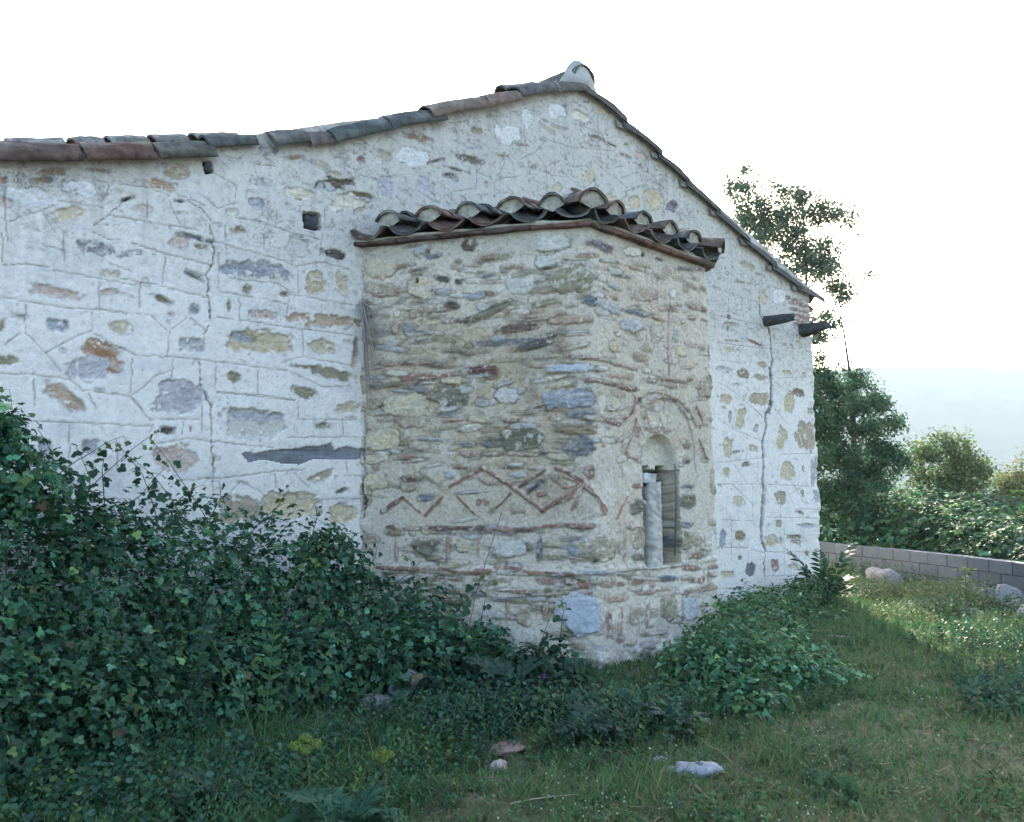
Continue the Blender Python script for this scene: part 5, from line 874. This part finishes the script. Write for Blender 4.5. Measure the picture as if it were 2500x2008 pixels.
# white clover flowers, bottom right
mb = LB(); n = 900; u = r.rand(n); Zf = 3.6 + 3.2 * r.rand(n) ** 1.2; Xf = (.03 + .56 * r.rand(n)) * Zf; P_ = W(0, 0) + Xf[:, None] * RH + Zf[:, None] * FH; P_[:, 2] = gz(P_[:, 0], P_[:, 1]); k = fbm(P_[:, 0] * 2.2, P_[:, 1] * 2.2, 3, 421) + .1 * r.randn(n) > .12; k &= ground_ok(P_); P_ = P_[k]
P2, X2, Z2 = scatter(420, 3.5, 9); P2 = P2[ground_ok(P2)]; P_ = np.concatenate([P_, P2]); n = len(P_); P_[:, 2] += .035 + .02 * r.rand(n)
oc = np.array([(0, 0, 1), (1, 0, 0), (0, 1, 0), (-1, 0, 0), (0, -1, 0), (0, 0, -1)]) * .5; of = np.array([(0, 1, 2), (0, 2, 3), (0, 3, 4), (0, 4, 1), (5, 2, 1), (5, 3, 2), (5, 4, 3), (5, 1, 4)])
mb.add(inst((oc, of), P_, norm(rdir(r, n)), np.tile([0, 0, 1.], (n, 1)), r.uniform(.008, .015, n), np.tile([.50, .49, .36], (n, 1)) * r.uniform(.6, 1.1, (n, 1))))
tag(mb.build('clover_flowers', M['stem']), 'small whitish clover flower heads dotted over the grass', 'flowers', kind='stuff')
# taller mixed weeds: in front of the bramble and the apse, and over the rough ground on the right
lb = LB(); st = MB()
def weeds(n, cen, rad_, hmin, hmax, base, T, size, per=9, young=.1):
    c = PX(cen[0] * DS, cen[1]); a = r.rand(n) * 6.283; q = np.sqrt(r.rand(n)); P_ = np.stack([c[0] + (RH[0] * np.cos(a) * rad_[0] + FH[0] * np.sin(a) * rad_[1]) * q, c[1] + (RH[1] * np.cos(a) * rad_[0] + FH[1] * np.sin(a) * rad_[1]) * q, np.zeros(n)], -1)
    P_[:, 2] = gz(P_[:, 0], P_[:, 1]); P_ = P_[ground_ok(P_, .03)]; n = len(P_); h = r.uniform(hmin, hmax, n) * (1.1 - .5 * r.rand(n)); ln = np.stack([r.randn(n) * .16, r.randn(n) * .16, np.ones(n)], -1); col0 = leafcol(n, base, .35, young, r.randint(999))
    for k in range(per):
        t = .15 + .85 * k / (per - 1); pos = P_ + ln * (h * t)[:, None]; an = k * 2.4 + r.rand(n) * .9; D = norm(np.stack([np.cos(an), np.sin(an), .35 + .5 * t + 0 * an], -1)); Nn = norm(np.array([0, 0, 1.]) - D * .3 + .3 * rdir(r, n)); lb.add(inst(T, pos, D, Nn, size * r.uniform(.6, 1.2, n) * (1.15 - .5 * t), col0 * (.85 + .3 * t)))
    lb.add(inst(T_BLADE, P_, ln, norm(rdir(r, n) * [1, 1, .1]), h, col0 * .9, .004 / h))
GB = (.040, .088, .050)
for a in [(260, (80, 4.5), (.9, .35), .08, .26, (.036, .098, .055), T_SER, .05), (200, (330, 4.9), (.9, .4), .08, .28, (.036, .1, .055), T_SER, .045), (160, (560, 4.5), (.8, .35), .05, .22, (.04, .11, .05), T_DIA, .045), (200, (420, 4.2), (.9, .25), .05, .2, (.045, .11, .055), T_LANCE, .07), (160, (820, 5.4), (.6, .4), .06, .22, (.045, .11, .05), T_SER, .035), (160, (2100, 14.3), (1.3, .6), .15, .38, (.06, .12, .05), T_LANCE, .10), (120, (2000, 9.5), (1.0, 1.0), .06, .2, (.055, .12, .05), T_DIA, .05), (140, (1930, 16.5), (1.3, .8), .15, .4, (.06, .12, .05), T_LANCE, .10),
          (220, (1080, 5.9), (.9, .45), .08, .25, GB, T_LANCE, .08), (160, (1250, 6.35), (.7, .4), .08, .24, GB, T_LANCE, .085), (90, (1310, 5.8), (.45, .35), .06, .2, (.035, .08, .045), T_ROUND, .045), (170, (900, 6.1), (.7, .5), .08, .28, GB, T_DIA, .05),
          (240, (560, 5.3), (1.1, .5), .08, .3, (.038, .088, .045), T_LANCE, .075), (240, (250, 4.9), (1.0, .5), .08, .3, (.034, .080, .042), T_DIA, .05), (170, (120, 4.4), (.8, .4), .06, .25, (.034, .080, .042), T_ROUND, .04), (140, (700, 4.7), (.7, .3), .05, .2, (.045, .10, .04), T_DIA, .045), (60, (1150, 6.3), (.4, .3), .1, .3, (.035, .075, .04), T_ROUND, .06),
          (120, (1800, 17), (1.0, 1.2), .2, .5, (.045, .09, .04), T_DIA, .07), (150, (1830, 14.5), (.8, .9), .15, .4, (.06, .11, .045), T_LANCE, .10), (200, (1930, 13.6), (.9, 1.2), .15, .45, (.12, .15, .05), T_LANCE, .11), (120, (1900, 11.5), (.8, .8), .08, .25, (.07, .12, .045), T_LANCE, .09),
          (110, (2060, 12.8), (.8, .6), .1, .35, (.045, .095, .04), T_ROUND, .05), (120, (1960, 11.2), (.35, .5), .15, .35, (.045, .09, .045), T_ROUND, .05), (150, (2080, 8.3), (.8, .9), .08, .26, (.035, .085, .045), T_DIA, .05), (120, (2110, 7.0), (.6, .6), .06, .24, (.033, .082, .045), T_DIA, .05), (60, (1720, 12.6), (.25, .6), .15, .45, (.035, .075, .035), T_LANCE, .10), (150, (2150, 15.2), (.7, 1.6), .1, .3, (.05, .1, .045), T_DIA, .06),
          (90, (1620, 6.7), (.5, .5), .05, .16, (.045, .1, .045), T_DIA, .04), (60, (1330, 5.2), (.4, .3), .04, .12, (.045, .1, .045), T_LANCE, .06), (40, (1690, 5.3), (.3, .25), .04, .12, (.045, .1, .045), T_LANCE, .06)]: weeds(*a)
for q in range(46):                                                       # broad-leaved clumps all over the lawn
    Zq = 3.7 + 8.5 * r.rand() ** 1.2; xq = 1078 + (r.uniform(-.30, .56) * 1867); weeds(int(r.uniform(14, 46)), (xq, Zq), (r.uniform(.12, .4), r.uniform(.12, .35)), .02, r.uniform(.05, .15), [(.05, .115, .055), (.06, .13, .05), (.045, .10, .06), (.08, .13, .05)][q % 4], [T_DIA, T_SER, T_LANCE, T_ROUND][(q * 7) % 4], r.uniform(.022, .045) * (1.6 if (q * 7) % 4 == 2 else 1), 7)
for a in [(170, (1150, 6.2), (.9, .35), .08, .25, (.045, .11, .06), T_SER, .04), (150, (1330, 6.2), (.5, .4), .06, .2, (.05, .12, .06), T_SER, .034), (110, (1010, 6.2), (.6, .4), .06, .22, (.05, .12, .06), T_DIA, .045), (150, (2110, 8.8), (.7, .8), .1, .34, (.04, .11, .055), T_SER, .05), (110, (2140, 6.3), (.5, .4), .08, .26, (.04, .11, .06), T_SER, .045), (160, (1860, 12.5), (1.2, .9), .06, .2, (.07, .14, .055), T_DIA, .06), (120, (2060, 15.8), (1.4, .4), .2, .42, (.06, .125, .055), T_LANCE, .1), (90, (1700, 8.8), (.6, .6), .04, .14, (.06, .13, .055), T_DIA, .04)]: weeds(*a)
# scattered seedlings over the whole lawn
P_, X, Z = scatter(2600, 3.4, 15, -.4); P_ = P_[ground_ok(P_, .03)]; n = len(P_); cc0 = leafcol(n, (.050, .11, .050), .35, .12, 8)
for k in range(6): an = k * 1.05 + r.rand(n); D = norm(np.stack([np.cos(an), np.sin(an), .5 + .5 * r.rand(n)], -1)); lb.add(inst(T_LANCE, P_, D, norm(np.array([0, 0, 1.]) - D * .3), r.uniform(.03, .09, n), cc0))
tag(lb.build('weeds', M['leaf']), 'mixed leafy weeds growing through the grass around the church', 'weeds', kind='stuff')

# single plants
def plant(name, label, cat, px, Z, fn, group=None):
    p = PX(px * DS, Z); g = np.array([p[0], p[1], gz1(p[0], p[1])]); e = empty(name, tuple(g)); lb = LB(); st = MB(); nm = fn(g, lb, st, np.random.RandomState(int(px))); T_ = Matrix.Translation(-Vector(tuple(g)))
    for k in ([lb.build(nm[0], M['leaf'], e)] if lb.n else []) + ([st.build(nm[1], M['stem'], e)] if st.n else []): k.matrix_parent_inverse = T_
    return tag(e, label, cat, group)
def spurge(hh, rr):
    def f(g, lb, st, r):
        top = g + np.array([r.uniform(-.02, .02), r.uniform(-.02, .02), hh]); tube(st, arc_pts(g, top, .03, 8, np.array([1., .3, 0])), .005, (.11, .12, .05), 6)
        n = 1200; ct = np.array([[math.cos(q * 1.05), math.sin(q * 1.05), .25 * (q % 2)] for q in range(7)]) * rr * .7; ct[6] = (0, 0, rr * .5); d = rdir(r, n); d[:, 2] = np.abs(d[:, 2]) * .8 - .1; P_ = top + ct[r.randint(7, size=n)] + d * rr * .38 * (.6 + .5 * r.rand(n, 1))
        lb.add(inst(T_DIA, P_, norm(np.cross(d, rdir(r, n))), norm(d + [0, 0, .6]), np.full(n, .016), leafcol(n, (.15, .21, .05), .3, 0, 3)))
        for k in range(9): a = k * .7; q = top + np.array([math.cos(a), math.sin(a), .25]) * rr * .75; tube(st, [top - [0, 0, .05], q], .0022, (.16, .2, .06), 4)
        for k in range(44): a = k * 2.4; t = .15 + .78 * k / 44; p = g + (top - g) * t; D = np.array([[math.cos(a), math.sin(a), .3]]); lb.add(inst(T_LANCE, p[None], D, np.array([[0, 0, 1.]]), np.array([.07]), leafcol(1, (.05, .11, .05), .2, 0, k)))
        return ('flower_head', 'stem')
    return f
plant('spurge', 'larger yellow-green spurge flower head at the bottom left', 'plant', 640, 4.35, spurge(.36, .075), 'spurge plants at the bottom left'); plant('spurge', 'smaller yellow-green spurge plant to the right of the larger one', 'plant', 795, 4.3, spurge(.33, .05), 'spurge plants at the bottom left')
def thistle(L, n, c=(.045, .085, .06), rise=.5):
    def f(g, lb, st, r):
        for k in range(n):
            a = k * 2.4 + r.rand(); l = L * r.uniform(.6, 1.1); tip = g + np.array([math.cos(a) * l, math.sin(a) * l, l * rise * r.uniform(.3, 1.4)]); mid = arc_pts(g + [0, 0, .02], tip, l * .25, 12); tube(st, mid, np.linspace(.004, .0012, 12), np.array(c) * 1.2, 4)
            for i in range(1, 12):
                d = norm(mid[i] - mid[i - 1]); side = norm(np.cross(d, [0, 0, 1.])); wl = l * .34 * math.sin(math.pi * (i / 12) ** .8) + .012
                for sg in (-1, 1): D = norm(side * sg + d * .7 + .15 * r.randn(3)); N_ = norm(np.cross(side, d) + .2 * r.randn(3)); N_ = N_ if N_[2] > 0 else -N_; lb.add(inst(T_LANCE, mid[i][None], D[None], N_[None], np.array([wl]), np.array(c)[None] * r.uniform(.75, 1.25), np.array([1.6])))
        return ('leaves', 'ribs')
    return f
plant('thistle', 'blue-green thistle rosette among the weeds right of centre', 'plant', 1210, 5.75, thistle(.26, 11)); plant('thistle', 'thistle with lobed grey-green leaves below the left apse face', 'plant', 1060, 6.6, thistle(.30, 9, rise=.9))
plant('thistle', 'big feathery thistle plant at the bottom edge left of centre', 'plant', 720, 4.05, thistle(.28, 16, (.035, .10, .055), .9)); plant('thistle', 'thistle rosette in front of the green shrub', 'plant', 1400, 5.9, thistle(.22, 9, (.05, .09, .075)))
plant('fern_plant', 'arching ferny plant at the foot of the right church corner', 'plant', 1722, 12.9, thistle(.55, 16, (.035, .08, .035), 1.3)); plant('thistle', 'spiky grey-green thistle leaves poking out of the bramble thicket', 'plant', 380, 5.6, thistle(.28, 8, (.045, .095, .065), 2.6))
plant('fern_plant', 'single upright fern frond in front of the bramble thicket', 'plant', 555, 5.35, thistle(.36, 2, (.05, .12, .04), 3.)); plant('thistle', 'dull thistle rosette at the lower left in front of the brambles', 'plant', 470, 4.6, thistle(.24, 10, (.045, .09, .06), .8))
def mallow(g, lb, st, r):
    top = g + np.array([.02, 0, .55]); tube(st, arc_pts(g, top, .02, 8, np.array([1., 0, 0])), .005, (.06, .10, .04), 5)
    for k in range(60): a = k * 2.4; t = .2 + .8 * r.rand(); p = g + (top - g) * t + np.array([math.cos(a), math.sin(a), 0]) * .12 * r.rand(); D = norm(np.array([math.cos(a), math.sin(a), .2])); lb.add(inst(T_ROUND, p[None], D[None], norm(np.array([0, 0, 1.]) + .4 * r.randn(3))[None], np.array([.075]), leafcol(1, (.10, .16, .05), .25, 0, k)))
    return ('leaves', 'stem')
plant('mallow', 'yellowish leafy plant standing before the block wall', 'plant', 2012, 13.4, mallow)
def vetch(g, lb, st, r):
    for k in range(3):
        q = g + np.array([.10 * (k - 1), -.02, .16 + .05 * k]); tube(st, arc_pts(g, q, .02, 5), .0018, (.05, .09, .04), 4)
        n = 10; lb.add(inst(T_DIA, q + .008 * r.randn(n, 3), rdir(r, n), rdir(r, n), np.full(n, .014), np.tile([.35, .06, .42], (n, 1))))
    return ('petals', 'stem')
plant('wild_flower', 'tiny purple flowers in the weeds below the left apse face', 'flower', 1110, 6.35, vetch)
